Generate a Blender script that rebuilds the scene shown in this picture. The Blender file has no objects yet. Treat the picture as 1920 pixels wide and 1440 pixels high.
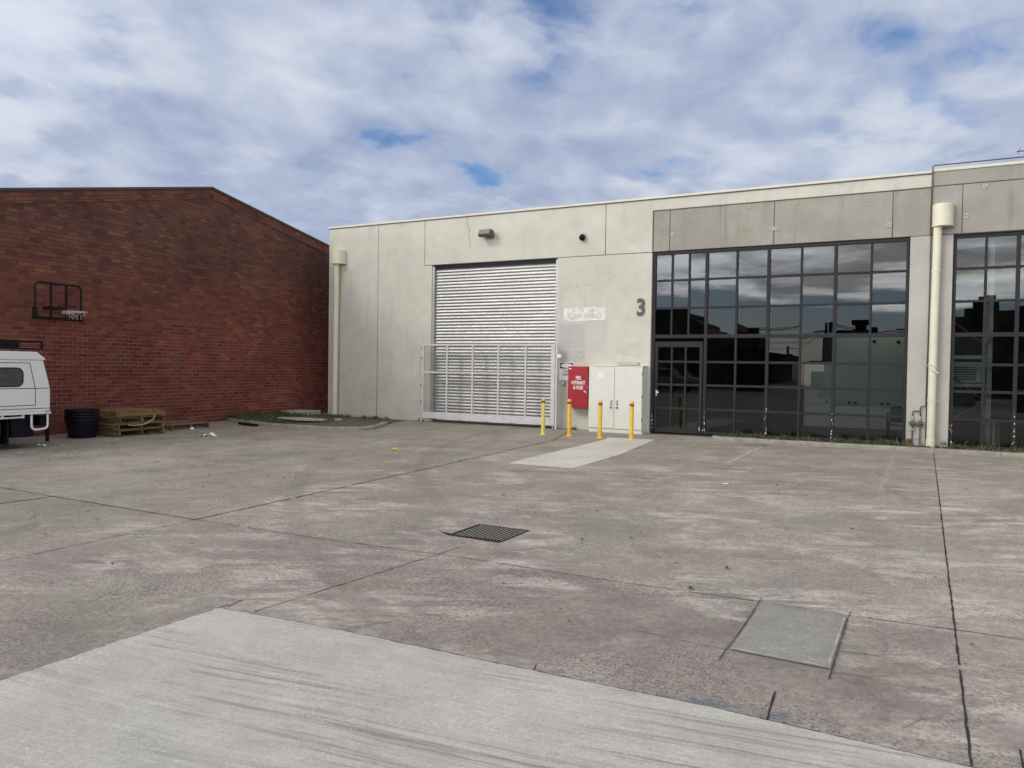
import bpy, bmesh, math, random
from mathutils import Vector, Matrix, Quaternion
random.seed(7)
R = math.radians
C = bpy.context.scene.collection
FY = 17.9                     # plane of the concrete facade
sin, cos, PI = math.sin, math.cos, math.pi

# ------------------------------------------------------------------ node helpers
class NT:
    def __init__(s, tree): s.t = tree; s.n = tree.nodes; s.l = tree.links
    def new(s, typ, **kw):
        n = s.n.new(typ)
        for k, v in kw.items(): setattr(n, k, v)
        return n
    def link(s, a, b): s.l.new(a, b)
    def put(s, sock, v):
        if v is None: return
        if isinstance(v, bpy.types.NodeSocket): s.link(v, sock)
        elif isinstance(v, (tuple, list)):
            if sock.type == 'RGBA' and len(v) == 3: v = (*v, 1)
            sock.default_value = v
        else: sock.default_value = v
    def m(s, op, a, b=None, c=None, clamp=False):
        n = s.new('ShaderNodeMath', operation=op, use_clamp=clamp)
        for i, v in enumerate((a, b, c)): s.put(n.inputs[i], v) if v is not None else None
        return n.outputs[0]
    def vm(s, op, a, b=None):
        n = s.new('ShaderNodeVectorMath', operation=op)
        s.put(n.inputs[0], a)
        if b is not None: s.put(n.inputs[1], b)
        return n.outputs['Value'] if op in ('DOT_PRODUCT', 'LENGTH', 'DISTANCE') else n.outputs[0]
    def noise(s, vec, scale, detail=4, rough=.55, dist=0.0, out='Fac'):
        n = s.new('ShaderNodeTexNoise')
        s.put(n.inputs['Vector'], vec); n.inputs['Scale'].default_value = scale
        n.inputs['Detail'].default_value = detail; n.inputs['Roughness'].default_value = rough
        n.inputs['Distortion'].default_value = dist
        return n.outputs[out]
    def voro(s, vec, scale, feature='F1', out='Distance'):
        n = s.new('ShaderNodeTexVoronoi', feature=feature)
        s.put(n.inputs['Vector'], vec); n.inputs['Scale'].default_value = scale
        return n.outputs[out]
    def mapr(s, v, a, b, c=0., d=1., smooth=True):
        n = s.new('ShaderNodeMapRange')
        if smooth: n.interpolation_type = 'SMOOTHSTEP'
        s.put(n.inputs[0], v)
        for i, x in enumerate((a, b, c, d)): s.put(n.inputs[i + 1], x)
        return n.outputs[0]
    def mix(s, f, a, b, blend='MIX'):
        n = s.new('ShaderNodeMix', data_type='RGBA', blend_type=blend)
        s.put(n.inputs[0], f); s.put(n.inputs[6], a); s.put(n.inputs[7], b)
        return n.outputs[2]
    def sep(s, v):
        n = s.new('ShaderNodeSeparateXYZ'); s.put(n.inputs[0], v); return n.outputs
    def comb(s, x=0., y=0., z=0.):
        n = s.new('ShaderNodeCombineXYZ')
        for i, v in enumerate((x, y, z)): s.put(n.inputs[i], v)
        return n.outputs[0]
    def ramp(s, f, stops, interp='LINEAR'):
        n = s.new('ShaderNodeValToRGB'); n.color_ramp.interpolation = interp
        e = n.color_ramp.elements
        while len(e) < len(stops): e.new(.5)
        for i, (p, c) in enumerate(stops):
            e[i].position = p; e[i].color = (*c, 1) if len(c) == 3 else c
        s.put(n.inputs[0], f); return n.outputs[0]
    def bump(s, h, strength=.3, dist=.01):
        n = s.new('ShaderNodeBump'); s.put(n.inputs['Height'], h)
        n.inputs['Strength'].default_value = strength; n.inputs['Distance'].default_value = dist
        return n.outputs[0]
    def obj(s): return s.new('ShaderNodeTexCoord').outputs['Object']
    def pos(s): return s.new('ShaderNodeNewGeometry').outputs['Position']
    def rect(s, X, Y, x0, x1, y0, y1, e=.03):
        a = s.m('MULTIPLY', s.mapr(X, x0 - e, x0 + e), s.mapr(X, x1 - e, x1 + e, 1., 0.))
        b = s.m('MULTIPLY', s.mapr(Y, y0 - e, y0 + e), s.mapr(Y, y1 - e, y1 + e, 1., 0.))
        return s.m('MULTIPLY', a, b)

def material(name):
    m = bpy.data.materials.new(name); m.use_nodes = True
    t = NT(m.node_tree); b = m.node_tree.nodes['Principled BSDF']
    return m, t, b

def plain(name, col, rough=.5, metal=0., var=.12, scale=6., bump=.05, bscale=60., dist=.003, coat=0., spec=.5):
    """a real-world base colour broken up by dirt and fine relief"""
    m, t, b = material(name)
    P = t.obj()
    n1 = t.noise(P, scale, 6, .65)
    n2 = t.noise(P, scale * 7, 4, .6)
    f = t.m('ADD', t.m('MULTIPLY', n1, .7), t.m('MULTIPLY', n2, .3))
    k = t.mapr(f, .3, .7, 1 - var, 1 + var * .8)
    t.put(b.inputs['Base Color'], t.vm('MULTIPLY', col, t.comb(k, k, k)))
    t.put(b.inputs['Roughness'], t.mapr(n2, .3, .7, max(0, rough - .08), min(1, rough + .08)))
    b.inputs['Metallic'].default_value = metal
    b.inputs['Specular IOR Level'].default_value = spec
    if coat: b.inputs['Coat Weight'].default_value = coat; b.inputs['Coat Roughness'].default_value = .08
    if bump: t.put(b.inputs['Normal'], t.bump(t.noise(P, bscale, 4), bump, dist))
    return m

# ------------------------------------------------------------------ mesh builder
class MB:
    def __init__(s): s.v = []; s.f = []
    def add(s, vs, fs):
        o = len(s.v); s.v += [tuple(x) for x in vs]; s.f += [tuple(i + o for i in f) for f in fs]
    def box(s, x0, x1, y0, y1, z0, z1):
        s.add([(x0,y0,z0),(x1,y0,z0),(x1,y1,z0),(x0,y1,z0),(x0,y0,z1),(x1,y0,z1),(x1,y1,z1),(x0,y1,z1)],
              [(3,2,1,0),(4,5,6,7),(0,1,5,4),(1,2,6,5),(2,3,7,6),(3,0,4,7)])
        return s
    def prism(s, pts, ax, a0, a1):
        """polygon pts (counter-clockwise seen against the axis) extruded along ax"""
        def P(p, a):
            return (a, p[0], p[1]) if ax == 'x' else (p[0], a, p[1]) if ax == 'y' else (p[0], p[1], a)
        n = len(pts)
        vs = [P(p, a0) for p in pts] + [P(p, a1) for p in pts]
        fs = [tuple(range(n - 1, -1, -1)), tuple(range(n, 2 * n))] + [(i, (i + 1) % n, n + (i + 1) % n, n + i) for i in range(n)]
        s.add(vs, fs); return s
    def tube(s, path, r, n=10, closed=False, cap=True):
        P = [Vector(p) for p in path]; N = len(P)
        rad = r if isinstance(r, (list, tuple)) else [r] * N
        def tan(i):
            if closed: return (P[(i + 1) % N] - P[i - 1]).normalized()
            return (P[min(i + 1, N - 1)] - P[max(i - 1, 0)]).normalized()
        t = tan(0); a = Vector((0, 0, 1)) if abs(t.z) < .9 else Vector((1, 0, 0))
        u = t.cross(a).normalized(); vs = []; prev = t
        for i in range(N):
            t = tan(i); q = prev.rotation_difference(t); u = (q @ u).normalized(); prev = t
            w = t.cross(u)
            vs += [P[i] + rad[i] * (cos(2*PI*k/n) * u + sin(2*PI*k/n) * w) for k in range(n)]
        fs = []
        for i in range(N if closed else N - 1):
            j = (i + 1) % N
            fs += [(i*n+k, i*n+(k+1)%n, j*n+(k+1)%n, j*n+k) for k in range(n)]
        if cap and not closed: fs += [tuple(range(n - 1, -1, -1)), tuple((N-1)*n + k for k in range(n))]
        s.add(vs, fs); return s
    def lathe(s, prof, n=24, c=(0, 0, 0), a0=0., a1=2*PI, axis='z'):
        full = abs(a1 - a0 - 2*PI) < 1e-6; K = n if full else n + 1
        vs = []
        for r, z in prof:
            for k in range(K):
                a = a0 + (a1 - a0) * k / n
                p = (r*cos(a), r*sin(a), z)
                if axis == 'x': p = (z, r*cos(a), r*sin(a))
                if axis == 'y': p = (r*cos(a), z, -r*sin(a))
                vs.append((p[0]+c[0], p[1]+c[1], p[2]+c[2]))
        fs = []
        for i in range(len(prof) - 1):
            for k in range(n):
                k2 = (k + 1) % K if full else k + 1
                fs.append((i*K+k, i*K+k2, (i+1)*K+k2, (i+1)*K+k))
        s.add(vs, fs); return s
    def quad(s, a, b, c, d): s.add([a, b, c, d], [(0, 1, 2, 3)]); return s
    def grid(s, fn, nu, nv):
        vs = [fn(i / nu, j / nv) for j in range(nv + 1) for i in range(nu + 1)]
        fs = [(j*(nu+1)+i, j*(nu+1)+i+1, (j+1)*(nu+1)+i+1, (j+1)*(nu+1)+i) for j in range(nv) for i in range(nu)]
        s.add(vs, fs); return s
    def build(s, name, mat, parent=None, world=True, smooth=35, bevel=0, seg=2):
        me = bpy.data.meshes.new(name)
        off = parent_loc(parent) if (parent is not None and world) else Vector((0, 0, 0))
        me.from_pydata([tuple(Vector(v) - off) for v in s.v], [], s.f)
        me.materials.append(mat); me.validate()
        if smooth:
            me.polygons.foreach_set('use_smooth', [True] * len(me.polygons))
            me.set_sharp_from_angle(angle=R(smooth))
        me.update()
        o = bpy.data.objects.new(name, me); C.objects.link(o)
        if parent is not None: o.parent = parent
        if bevel:
            bm = bmesh.new(); bm.from_mesh(me); bmesh.ops.remove_doubles(bm, verts=bm.verts, dist=1e-5)
            bm.to_mesh(me); bm.free()
            if smooth: me.set_sharp_from_angle(angle=R(smooth))
            mo = o.modifiers.new('bevel', 'BEVEL'); mo.width = bevel; mo.segments = seg
            mo.limit_method = 'ANGLE'; mo.angle_limit = R(40)
        return o

def build_boxes(mb, *a, **k):          # every box of the builder becomes a part of its own
    for i in range(0, len(mb.v), 8):
        q = MB(); q.add(mb.v[i:i + 8], [(3,2,1,0),(4,5,6,7),(0,1,5,4),(1,2,6,5),(2,3,7,6),(3,0,4,7)]); q.build(*a, **k)
def parent_loc(o):
    v = Vector((0, 0, 0))
    while o is not None: v = v + o.location; o = o.parent
    return v
def tag(o, label, cat, group=None):
    o['label'] = label; o['category'] = cat
    if group: o['group'] = group
    return o
def thing(name, label, cat, loc=(0, 0, 0), rz=0, group=None):
    o = bpy.data.objects.new(name, None); C.objects.link(o); o.empty_display_size = .1
    o.location = loc; o.rotation_euler = (0, 0, rz)
    return tag(o, label, cat, group)
def kind(o, k): o['kind'] = k; return o
def copy_tree(o, parent=None):
    c = o.copy(); C.objects.link(c)
    if parent is not None: c.parent = parent
    for ch in list(o.children): copy_tree(ch, c)
    return c
def text_mesh(name, body, size, mat, parent, loc, offset=0., sx=1., depth=.002, rot=(PI/2, 0, 0), align='CENTER', shear=0.):
    cu = bpy.data.curves.new(name, 'FONT'); cu.body = body; cu.size = size; cu.align_x = align; cu.align_y = 'CENTER'
    cu.offset = offset; cu.extrude = depth; cu.resolution_u = 4; cu.space_line = .85; cu.shear = shear
    tmp = bpy.data.objects.new(name + '_tmp', cu); C.objects.link(tmp)
    bpy.context.view_layer.update()
    me = bpy.data.meshes.new_from_object(tmp.evaluated_get(bpy.context.evaluated_depsgraph_get()))
    bpy.data.objects.remove(tmp); bpy.data.curves.remove(cu)
    me.name = name; me.materials.clear(); me.materials.append(mat)
    o = bpy.data.objects.new(name, me); C.objects.link(o)
    o.parent = parent; o.location = Vector(loc) - (parent_loc(parent) if parent else Vector())
    o.rotation_euler = rot; o.scale = (sx, 1, 1)
    return o

# ------------------------------------------------------------------ materials
def concrete_wall(name, c1, c2, stain=.25, joints=None, marks=True, streak=.2, ghost=False):
    m, t, b = material(name); P = t.pos(); X, Y, Z = t.sep(P)
    big = t.noise(P, .55, 6, .6, .4); mid = t.noise(P, 3.2, 7, .65); fine = t.noise(P, 45, 4, .6)
    f = t.m('ADD', t.m('MULTIPLY', big, .6), t.m('MULTIPLY', mid, .4))
    col = t.mix(t.mapr(f, .33, .67), c2, c1)
    # vertical water streaks with a shape of their own
    sv = t.noise(t.comb(t.m('MULTIPLY', X, 4.5), 0., t.m('MULTIPLY', Z, .22)), 1.0, 6, .7)
    sv2 = t.mapr(t.noise(t.comb(X, 3.3, t.m('MULTIPLY', Z, .6)), .8, 4), .4, .62)
    col = t.mix(t.m('MULTIPLY', t.m('MULTIPLY', t.mapr(sv, .5, .74), sv2), streak * 2.2), col, tuple(.55 * x for x in c2))
    # green-grey blotches and small pits
    bl = t.mapr(t.noise(t.vm('ADD', P, (7.1, 3., 2.)), 1.4, 6, .6, .6), .56, .7)
    col = t.mix(t.m('MULTIPLY', bl, stain), col, (c2[0]*.85, c2[1]*.92, c2[2]*.86))
    pit = t.mapr(t.voro(P, 9.), .03, .07, 1., 0.)
    pm = t.mapr(t.noise(P, 2.1, 3), .52, .66)
    col = t.mix(t.m('MULTIPLY', t.m('MULTIPLY', pit, pm), .5), col, tuple(.4 * x for x in c2))
    if ghost:   # bare grey rectangles left where older signs were taken down
        wob = t.m('MULTIPLY', t.m('SUBTRACT', t.noise(P, 6., 4), .5), .12)
        Xw = t.m('ADD', X, wob); Zw = t.m('ADD', Z, wob)
        g = t.rect(Xw, Zw, -8.23, -7.52, 1.72, 2.68, .05)
        g2 = t.rect(Xw, Zw, -7.52, -6.92, 1.95, 3.12, .06)
        col = t.mix(t.m('MULTIPLY', g, .75), col, (c2[0]*.86, c2[1]*.87, c2[2]*.98))
        col = t.mix(t.m('MULTIPLY', g2, .3), col, (c2[0]*.9, c2[1]*.9, c2[2]*.98))
        rip = t.mapr(t.noise(t.comb(t.m('MULTIPLY', X, 1.5), 0., t.m('MULTIPLY', Z, 14.)), 1., 4, .6, .5), .55, .68)
        col = t.mix(t.m('MULTIPLY', t.m('MULTIPLY', rip, g), .45), col, (c2[0]*1.25, c2[1]*1.25, c2[2]*1.3))
        # mottled old paint stains in front of the lintel crack
    t.put(b.inputs['Base Color'], col)
    t.put(b.inputs['Roughness'], t.mapr(mid, .3, .7, .72, .92)); b.inputs['Specular IOR Level'].default_value = .3
    h = t.m('ADD', t.m('MULTIPLY', fine, .5), t.m('MULTIPLY', t.noise(P, 6, 5), .8))
    t.put(b.inputs['Normal'], t.bump(h, .22, .008))
    return m
M = {}
M['cream'] = concrete_wall('cream_painted_concrete', (.59, .582, .52), (.485, .48, .43), .5, ghost=True)
M['cream2'] = concrete_wall('faded_painted_concrete', (.50, .49, .44), (.40, .39, .36), .35)
M['grey'] = concrete_wall('weathered_grey_concrete', (.355, .343, .30), (.268, .26, .228), .5, streak=.42)
M['grey2'] = concrete_wall('bare_pinkish_grey_concrete', (.36, .343, .318), (.272, .26, .242), .5, streak=.35)
M['pier'] = concrete_wall('pale_grey_pier_concrete', (.47, .455, .42), (.38, .37, .345), .35)
M['cap'] = plain('cream_metal_flashing', (.62, .6, .5), .5, 0, .08)
M['seal'] = plain('dark_joint_sealant', (.10, .10, .09), .8)
M['drk'] = plain('painted_void_black', (.008, .008, .008), 1., spec=0.)  # flat black painted in for the shade inside openings
M['frame'] = plain('dark_bronze_aluminium', (.026, .025, .029), .55, 0, .1, 3., .02, spec=.2)
M['galv'] = plain('galvanised_steel', (.46, .47, .47), .45, .7, .15, 8., .05)
M['gatep'] = plain('light_grey_gate_paint', (.56, .56, .57), .5, 0, .12, 5.)
M['gatewire'] = plain('grey_wire', (.42, .42, .43), .5, .3)
M['pipe'] = plain('cream_downpipe_paint', (.66, .64, .50), .45, 0, .07, 3., .04)
M['yellow'] = plain('golden_yellow_paint', (.80, .49, .055), .55, 0, .22, 9.)
M['yellow2'] = plain('faded_lemon_paint', (.74, .60, .14), .55, 0, .1, 6.)
M['orange'] = plain('sun_bleached_orange_cap', (.85, .42, .12), .5, 0, .1, 12.)
M['band'] = plain('brown_red_reflector_tape', (.16, .035, .012), .4)
M['cab'] = plain('pale_green_grey_cabinet_paint', (.68, .69, .63), .45, 0, .05, 3., .02)
M['cabs'] = plain('cabinet_shadow_gap_rubber', (.04, .04, .04), .8)
M['red'] = plain('fire_red_paint', (.34, .012, .022), .4, 0, .2, 5., .02)
M['white'] = plain('white_sign_paint', (.82, .82, .82), .5, 0, .06)
M['black'] = plain('black_plastic', (.007, .007, .014), .42, 0, .2, spec=.18)
M['rubber'] = plain('black_rubber', (.011, .011, .011), .8, spec=.18)
M['dgrey'] = plain('dark_grey_paint', (.07, .075, .075), .5)
M['numb'] = plain('charcoal_number_paint', (.085, .09, .085), .6)
M['copper'] = plain('aged_copper_pipe', (.10, .075, .05), .45, .6)
M['brass'] = plain('bright_brass_fitting', (.55, .52, .42), .3, .9)
M['reg'] = plain('grey_cast_regulator', (.10, .105, .105), .45, .4)
M['rust'] = plain('rusty_brown_metal', (.23, .085, .05), .8, 0, .4, 25.)
M['truckw'] = plain('white_vehicle_paint', (.80, .81, .82), .28, 0, .008, 2., 0, coat=.4)
for _n in M['truckw'].node_tree.nodes:
    if _n.type == 'BSDF_PRINCIPLED':
        for _l in list(_n.inputs['Roughness'].links): M['truckw'].node_tree.links.remove(_l)
        _n.inputs['Roughness'].default_value = .3
M['seam'] = plain('dark_panel_seam', (.05, .05, .055), .7)
M['chassis'] = plain('black_chassis_paint', (.007, .007, .013), .6, 0, .3, spec=.18)
M['lamp'] = plain('pale_lamp_plastic', (.45, .42, .36), .3)
def mat_wood(name, c):
    m, t, b = material(name); P = t.obj(); X, Y, Z = t.sep(P)
    rnd = t.new('ShaderNodeObjectInfo').outputs['Random']
    gr = t.noise(t.vm('MULTIPLY', P, (9., 9., 9.)), 1., 6, .7); sc_ = t.noise(t.vm('MULTIPLY', P, (40., 3., 40.)), 1., 5, .65)
    k = t.m('MULTIPLY', t.mapr(rnd, 0., 1., .55, 1.25, False), t.m('MULTIPLY', t.mapr(gr, .3, .7, .65, 1.2), t.mapr(sc_, .3, .7, .75, 1.15)))
    col = t.vm('MULTIPLY', c, t.comb(k, k, k)); col = t.mix(t.m('MULTIPLY', t.mapr(gr, .5, .66), .4), col, (.10, .09, .075))
    t.put(b.inputs['Base Color'], col); b.inputs['Roughness'].default_value = .85; b.inputs['Specular IOR Level'].default_value = .2
    t.put(b.inputs['Normal'], t.bump(sc_, .3, .004)); return m
M['wood'] = mat_wood('weathered_pallet_pine', (.25, .165, .085)); M['wood2'] = mat_wood('grey_brown_pallet_pine', (.20, .14, .095))
M['paper'] = plain('crumpled_white_paper', (.78, .78, .78), .8)
M['yplast'] = plain('yellow_plastic', (.7, .5, .03), .5)
M['stone'] = plain('pale_broken_concrete', (.36, .36, .32), .9, 0, .25, 10., .3)
M['kerb'] = plain('kerb_concrete', (.255, .245, .21), .9, 0, .28, 5., .35, 50, .006)
M['leaf'] = plain('dead_leaf', (.045, .03, .02), .9, 0, .5, 30.)
M['hoop'] = plain('black_powder_coat', (.012, .008, .008), .5, spec=.18)
M['rim'] = plain('faded_pink_rim_paint', (.55, .36, .36), .5)
M['net'] = plain('grey_nylon_net', (.34, .32, .33), .8)
M['card'] = plain('brown_cardboard', (.30, .21, .12), .85)
M['inner'] = plain('dark_charcoal_wall', (.03, .03, .033), .9)  # even base colour, darkened so the panes read darker
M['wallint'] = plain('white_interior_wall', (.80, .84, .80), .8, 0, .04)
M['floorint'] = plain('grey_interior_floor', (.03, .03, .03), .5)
M['whouse'] = plain('dark_factory_brick', (.035, .03, .028), .9)
M['tin'] = plain('grey_roof_sheet', (.3, .3, .3), .5, .3)

def mat_brick(name='red_brown_face_brick', upper=False):
    m, t, b = material(name); P = t.obj(); X, Y, Z = t.sep(P)
    wob = t.m('MULTIPLY', t.m('SUBTRACT', t.noise(P, 5., 3), .5), .010)
    vec = t.comb(X, t.m('ADD', Z, wob), 0.)
    def bt(c1, c2, ms):
        n = t.new('ShaderNodeTexBrick'); t.put(n.inputs['Vector'], vec); n.offset = .5
        n.inputs['Scale'].default_value = 1.; n.inputs['Brick Width'].default_value = .240
        n.inputs['Row Height'].default_value = .0858; n.inputs['Mortar Size'].default_value = ms
        n.inputs['Mortar Smooth'].default_value = .25; n.inputs['Bias'].default_value = 0.
        t.put(n.inputs['Color1'], c1); t.put(n.inputs['Color2'], c2); t.put(n.inputs['Mortar'], (.5, .5, .5)); return n
    b1 = bt((0, 0, 0), (1, 1, 1), .0048)
    # neighbouring bricks of one tone now and then run together: the per-brick value is shifted by slow noise
    v = t.m('ADD', t.m('MULTIPLY_ADD', t.sep(b1.outputs['Color'])[0], .72, .12), t.m('MULTIPLY', t.m('SUBTRACT', t.noise(P, 1.1, 5, .7), .5), .9))
    red = t.ramp(v, [(0., (.075, .024, .022)), (.18, (.115, .032, .028)), (.45, (.155, .040, .033)), (.7, (.18, .047, .036)), (.87, (.215, .075, .043)), (1., (.20, .10, .08))])
    dul = t.ramp(v, [(0., (.07, .036, .034)), (.25, (.105, .047, .041)), (.55, (.13, .056, .045)), (.8, (.155, .075, .047)), (1., (.15, .095, .072))])
    hz = t.m('ADD', Z, t.m('MULTIPLY', t.m('SUBTRACT', t.noise(P, .5, 5, .6), .5), 2.6))
    hi = .8 if upper else t.mapr(hz, 1.6, 4.6)
    col = t.mix(hi, red, dul)
    odd = t.m('GREATER_THAN', t.noise(t.vm('ADD', vec, (4., 9., 0.)), 2.3, 2), .66)
    gr = t.mapr(t.noise(t.vm('ADD', P, (3., 0., 5.)), 1.3, 6, .65), .55, .70)
    col = t.mix(t.m('MULTIPLY', gr, .6), col, (.085, .06, .045))
    lf = t.mapr(t.noise(P, .35, 3), .3, .7, .8, 1.2)
    col = t.vm('MULTIPLY', col, t.comb(lf, lf, lf)); col = t.vm('MULTIPLY', col, (1.20, 1.18, 1.10))
    mor = t.mix(1. if upper else t.mapr(hz, 1.5, 3.6), (.33, .22, .18), (.055, .035, .033))
    mor = t.mix(t.m('MULTIPLY', t.mapr(t.noise(P, 2.2, 4), .42, .66), .8), mor, (.12, .055, .045))
    fac = b1.outputs['Fac']
    col = t.mix(fac, col, mor)
    fl = t.mapr(t.voro(P, 3.1), .018, .035, 1., 0.)     # odd pale chips
    col = t.mix(t.m('MULTIPLY', fl, .5), col, (.36, .26, .24))
    t.put(b.inputs['Base Color'], col); t.put(b.inputs['Roughness'], .88); b.inputs['Specular IOR Level'].default_value = .25
    h = t.m('ADD', t.m('MULTIPLY', fac, -1.), t.m('MULTIPLY', t.noise(P, 38, 4), .35))
    h = t.m('ADD', h, t.m('MULTIPLY', t.sep(b1.outputs['Color'])[0], .35))
    t.put(b.inputs['Normal'], t.bump(h, .7, .008)); return m
M['brick'] = mat_brick(); M['brick2'] = mat_brick('dark_raked_brick', True)

def mat_ground():
    m, t, b = material('old_yard_concrete'); P = t.pos(); X, Y, Z = t.sep(P)
    big = t.noise(P, .22, 5, .6, .5); mid = t.noise(P, 1.3, 8, .68, .3); sm = t.noise(P, 7., 6, .7); sp = t.noise(P, 50., 3, .7)
    f = t.m('ADD', t.m('MULTIPLY', big, .3), t.m('ADD', t.m('MULTIPLY', mid, .45), t.m('MULTIPLY', sm, .25)))
    col = t.ramp(f, [(.32, (.150, .134, .125)), (.44, (.228, .203, .188)), (.54, (.30, .270, .25)), (.67, (.44, .405, .375))])
    # pale laitance patches worn through, ragged and streaky
    st_ = t.noise(t.comb(t.m('MULTIPLY', t.m('ADD', X, t.m('MULTIPLY', Y, .5)), .9), t.m('MULTIPLY', t.m('SUBTRACT', Y, t.m('MULTIPLY', X, .5)), 2.6), 3.), 1.6, 7, .72, .4)
    pale = t.m('MULTIPLY', t.mapr(t.noise(t.vm('ADD', P, (11., 4., 0.)), .7, 8, .75, .6), .44, .62), t.mapr(st_, .42, .58))
    col = t.mix(t.m('MULTIPLY', pale, .85), col, (.50, .465, .435))
    dark = t.m('MULTIPLY', t.mapr(t.noise(t.vm('ADD', P, (1., 14., 0.)), .5, 7, .7, .5), .5, .66), t.mapr(st_, .58, .42))
    col = t.mix(t.m('MULTIPLY', dark, .65), col, (.165, .148, .138))
    # greenish and yellow-brown discolouring
    gm = t.mapr(t.noise(t.vm('ADD', P, (2., 31., 0.)), .55, 6, .62, .4), .54, .68)
    col = t.mix(t.m('MULTIPLY', gm, .5), col, (.205, .222, .185))
    ym = t.mapr(t.noise(t.vm('ADD', P, (19., 7., 0.)), 1.1, 5, .6), .58, .70)
    col = t.mix(t.m('MULTIPLY', ym, .38), col, (.28, .25, .16))
    # each poured bay has a slightly different tone; the bays by the gate are greyer
    gl = t.mapr(X, -6.9, -6.3, 1., 0.)
    col = t.mix(t.m('MULTIPLY', gl, .6), col, t.mix(t.mapr(f, .36, .62), (.150, .147, .122), (.30, .29, .25)))
    far = t.mapr(Y, 11.6, 13.6)
    col = t.mix(t.m('MULTIPLY', far, .4), col, t.mix(t.mapr(f, .36, .62), (.165, .152, .125), (.26, .245, .205)))
    bay = t.m('SUBTRACT', t.m('MULTIPLY', t.mapr(Y, 5.28, 5.32), .10), .07); bay = t.m('ADD', bay, t.m('MULTIPLY', t.mapr(X, .19, .21), .09)); bay_ = t.m('ADD', t.m('MULTIPLY', t.mapr(Y, 5.28, 5.32), .08), t.m('MULTIPLY', t.mapr(X, .19, .21), .09))
    k = t.m('ADD', .97, bay)
    # exposed aggregate speckle, strongest where the surface is worn
    wear = t.mapr(t.noise(t.vm('ADD', P, (5., 5., 0.)), .9, 6, .65), .42, .58, .06, .9)
    spk = t.mapr(sp, .53, .62); spl = t.mapr(t.noise(t.vm('ADD', P, (3., 3., 0.)), 62., 3, .7), .53, .62)
    col = t.mix(t.m('MULTIPLY', t.m('MULTIPLY', spk, wear), .85), col, (.060, .052, .047))
    col = t.mix(t.m('MULTIPLY', t.m('MULTIPLY', spl, wear), .7), col, (.52, .475, .44))
    grit = t.mapr(t.noise(P, 22., 4, .75), .35, .65, .84, 1.16)
    col = t.vm('MULTIPLY', col, t.comb(grit, grit, grit))
    # tyre tracks curving in towards the roller door
    def arc(cx, cy, r, w_, a):
        d = t.m('ABSOLUTE', t.m('SUBTRACT', t.m('SQRT', t.m('ADD', t.m('POWER', t.m('SUBTRACT', X, cx), 2.), t.m('POWER', t.m('SUBTRACT', Y, cy), 2.))), r))
        return t.m('MULTIPLY', t.m('MULTIPLY', t.mapr(d, w_ * .4, w_, 1., 0.), t.mapr(st_, .38, .56)), a)
    for q in ((6., 18., 15.2, .16, .34), (6., 18., 16.8, .16, .34), (-20., 9., 11.5, .15, .25), (-20., 9., 13.1, .15, .25), (5., -6., 10.6, .14, .22), (5., -6., 12.2, .14, .22)):
        col = t.mix(arc(*q), col, (.14, .125, .115))
    # hairline cracks
    cn = t.voro(t.vm('ADD', P, t.vm('MULTIPLY', t.noise(P, 1.6, 5, out='Color'), (1.4, 1.4, 0.))), .42, 'DISTANCE_TO_EDGE')
    cm = t.m('MULTIPLY', t.mapr(cn, .0015, .005, 1., 0.), t.mapr(t.noise(P, .5, 3), .56, .64))
    col = t.mix(t.m('MULTIPLY', cm, .4), col, (.075, .065, .06))
    # dark drips of oil
    oil = t.m('MULTIPLY', t.mapr(t.voro(t.vm('ADD', P, t.vm('MULTIPLY', t.noise(P, 3., 4, out='Color'), (.5, .5, 0.))), .55), .09, .2, 1., 0.), .5)
    col = t.mix(t.m('MULTIPLY', oil, t.mapr(t.noise(P, .3, 2), .45, .6)), col, (.12, .105, .10))
    # blue marking paint sprayed by surveyors
    def blue(cx, cy, rx, ry, a):
        d = t.m('SQRT', t.m('ADD', t.m('POWER', t.m('DIVIDE', t.m('SUBTRACT', X, cx), rx), 2.), t.m('POWER', t.m('DIVIDE', t.m('SUBTRACT', Y, cy), ry), 2.)))
        return t.m('MULTIPLY', t.m('MULTIPLY', t.mapr(d, .35, 1.15, 1., 0.), t.mapr(t.noise(P, 16., 5, .7), .42, .6)), a)
    for a in ((-.86, 3.58, .16, .06, .75), (-.54, 3.62, .10, .07, .6), (-.84, 5.75, .10, .12, .45), (-.45, 6.0, .3, .16, .2)):
        col = t.mix(blue(*a), col, (.07, .16, .24))
    col = t.vm('MULTIPLY', t.vm('MULTIPLY', col, t.comb(k, k, k)), (1.0, .98, .962))
    t.put(b.inputs['Base Color'], col); t.put(b.inputs['Roughness'], t.mapr(mid, .3, .7, .75, .95)); b.inputs['Specular IOR Level'].default_value = .3
    h = t.m('ADD', t.m('MULTIPLY', sp, .5), t.m('ADD', sm, t.m('MULTIPLY', cm, -1.)))
    t.put(b.inputs['Normal'], t.bump(h, .3, .008)); return m
M['ground'] = mat_ground()

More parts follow.
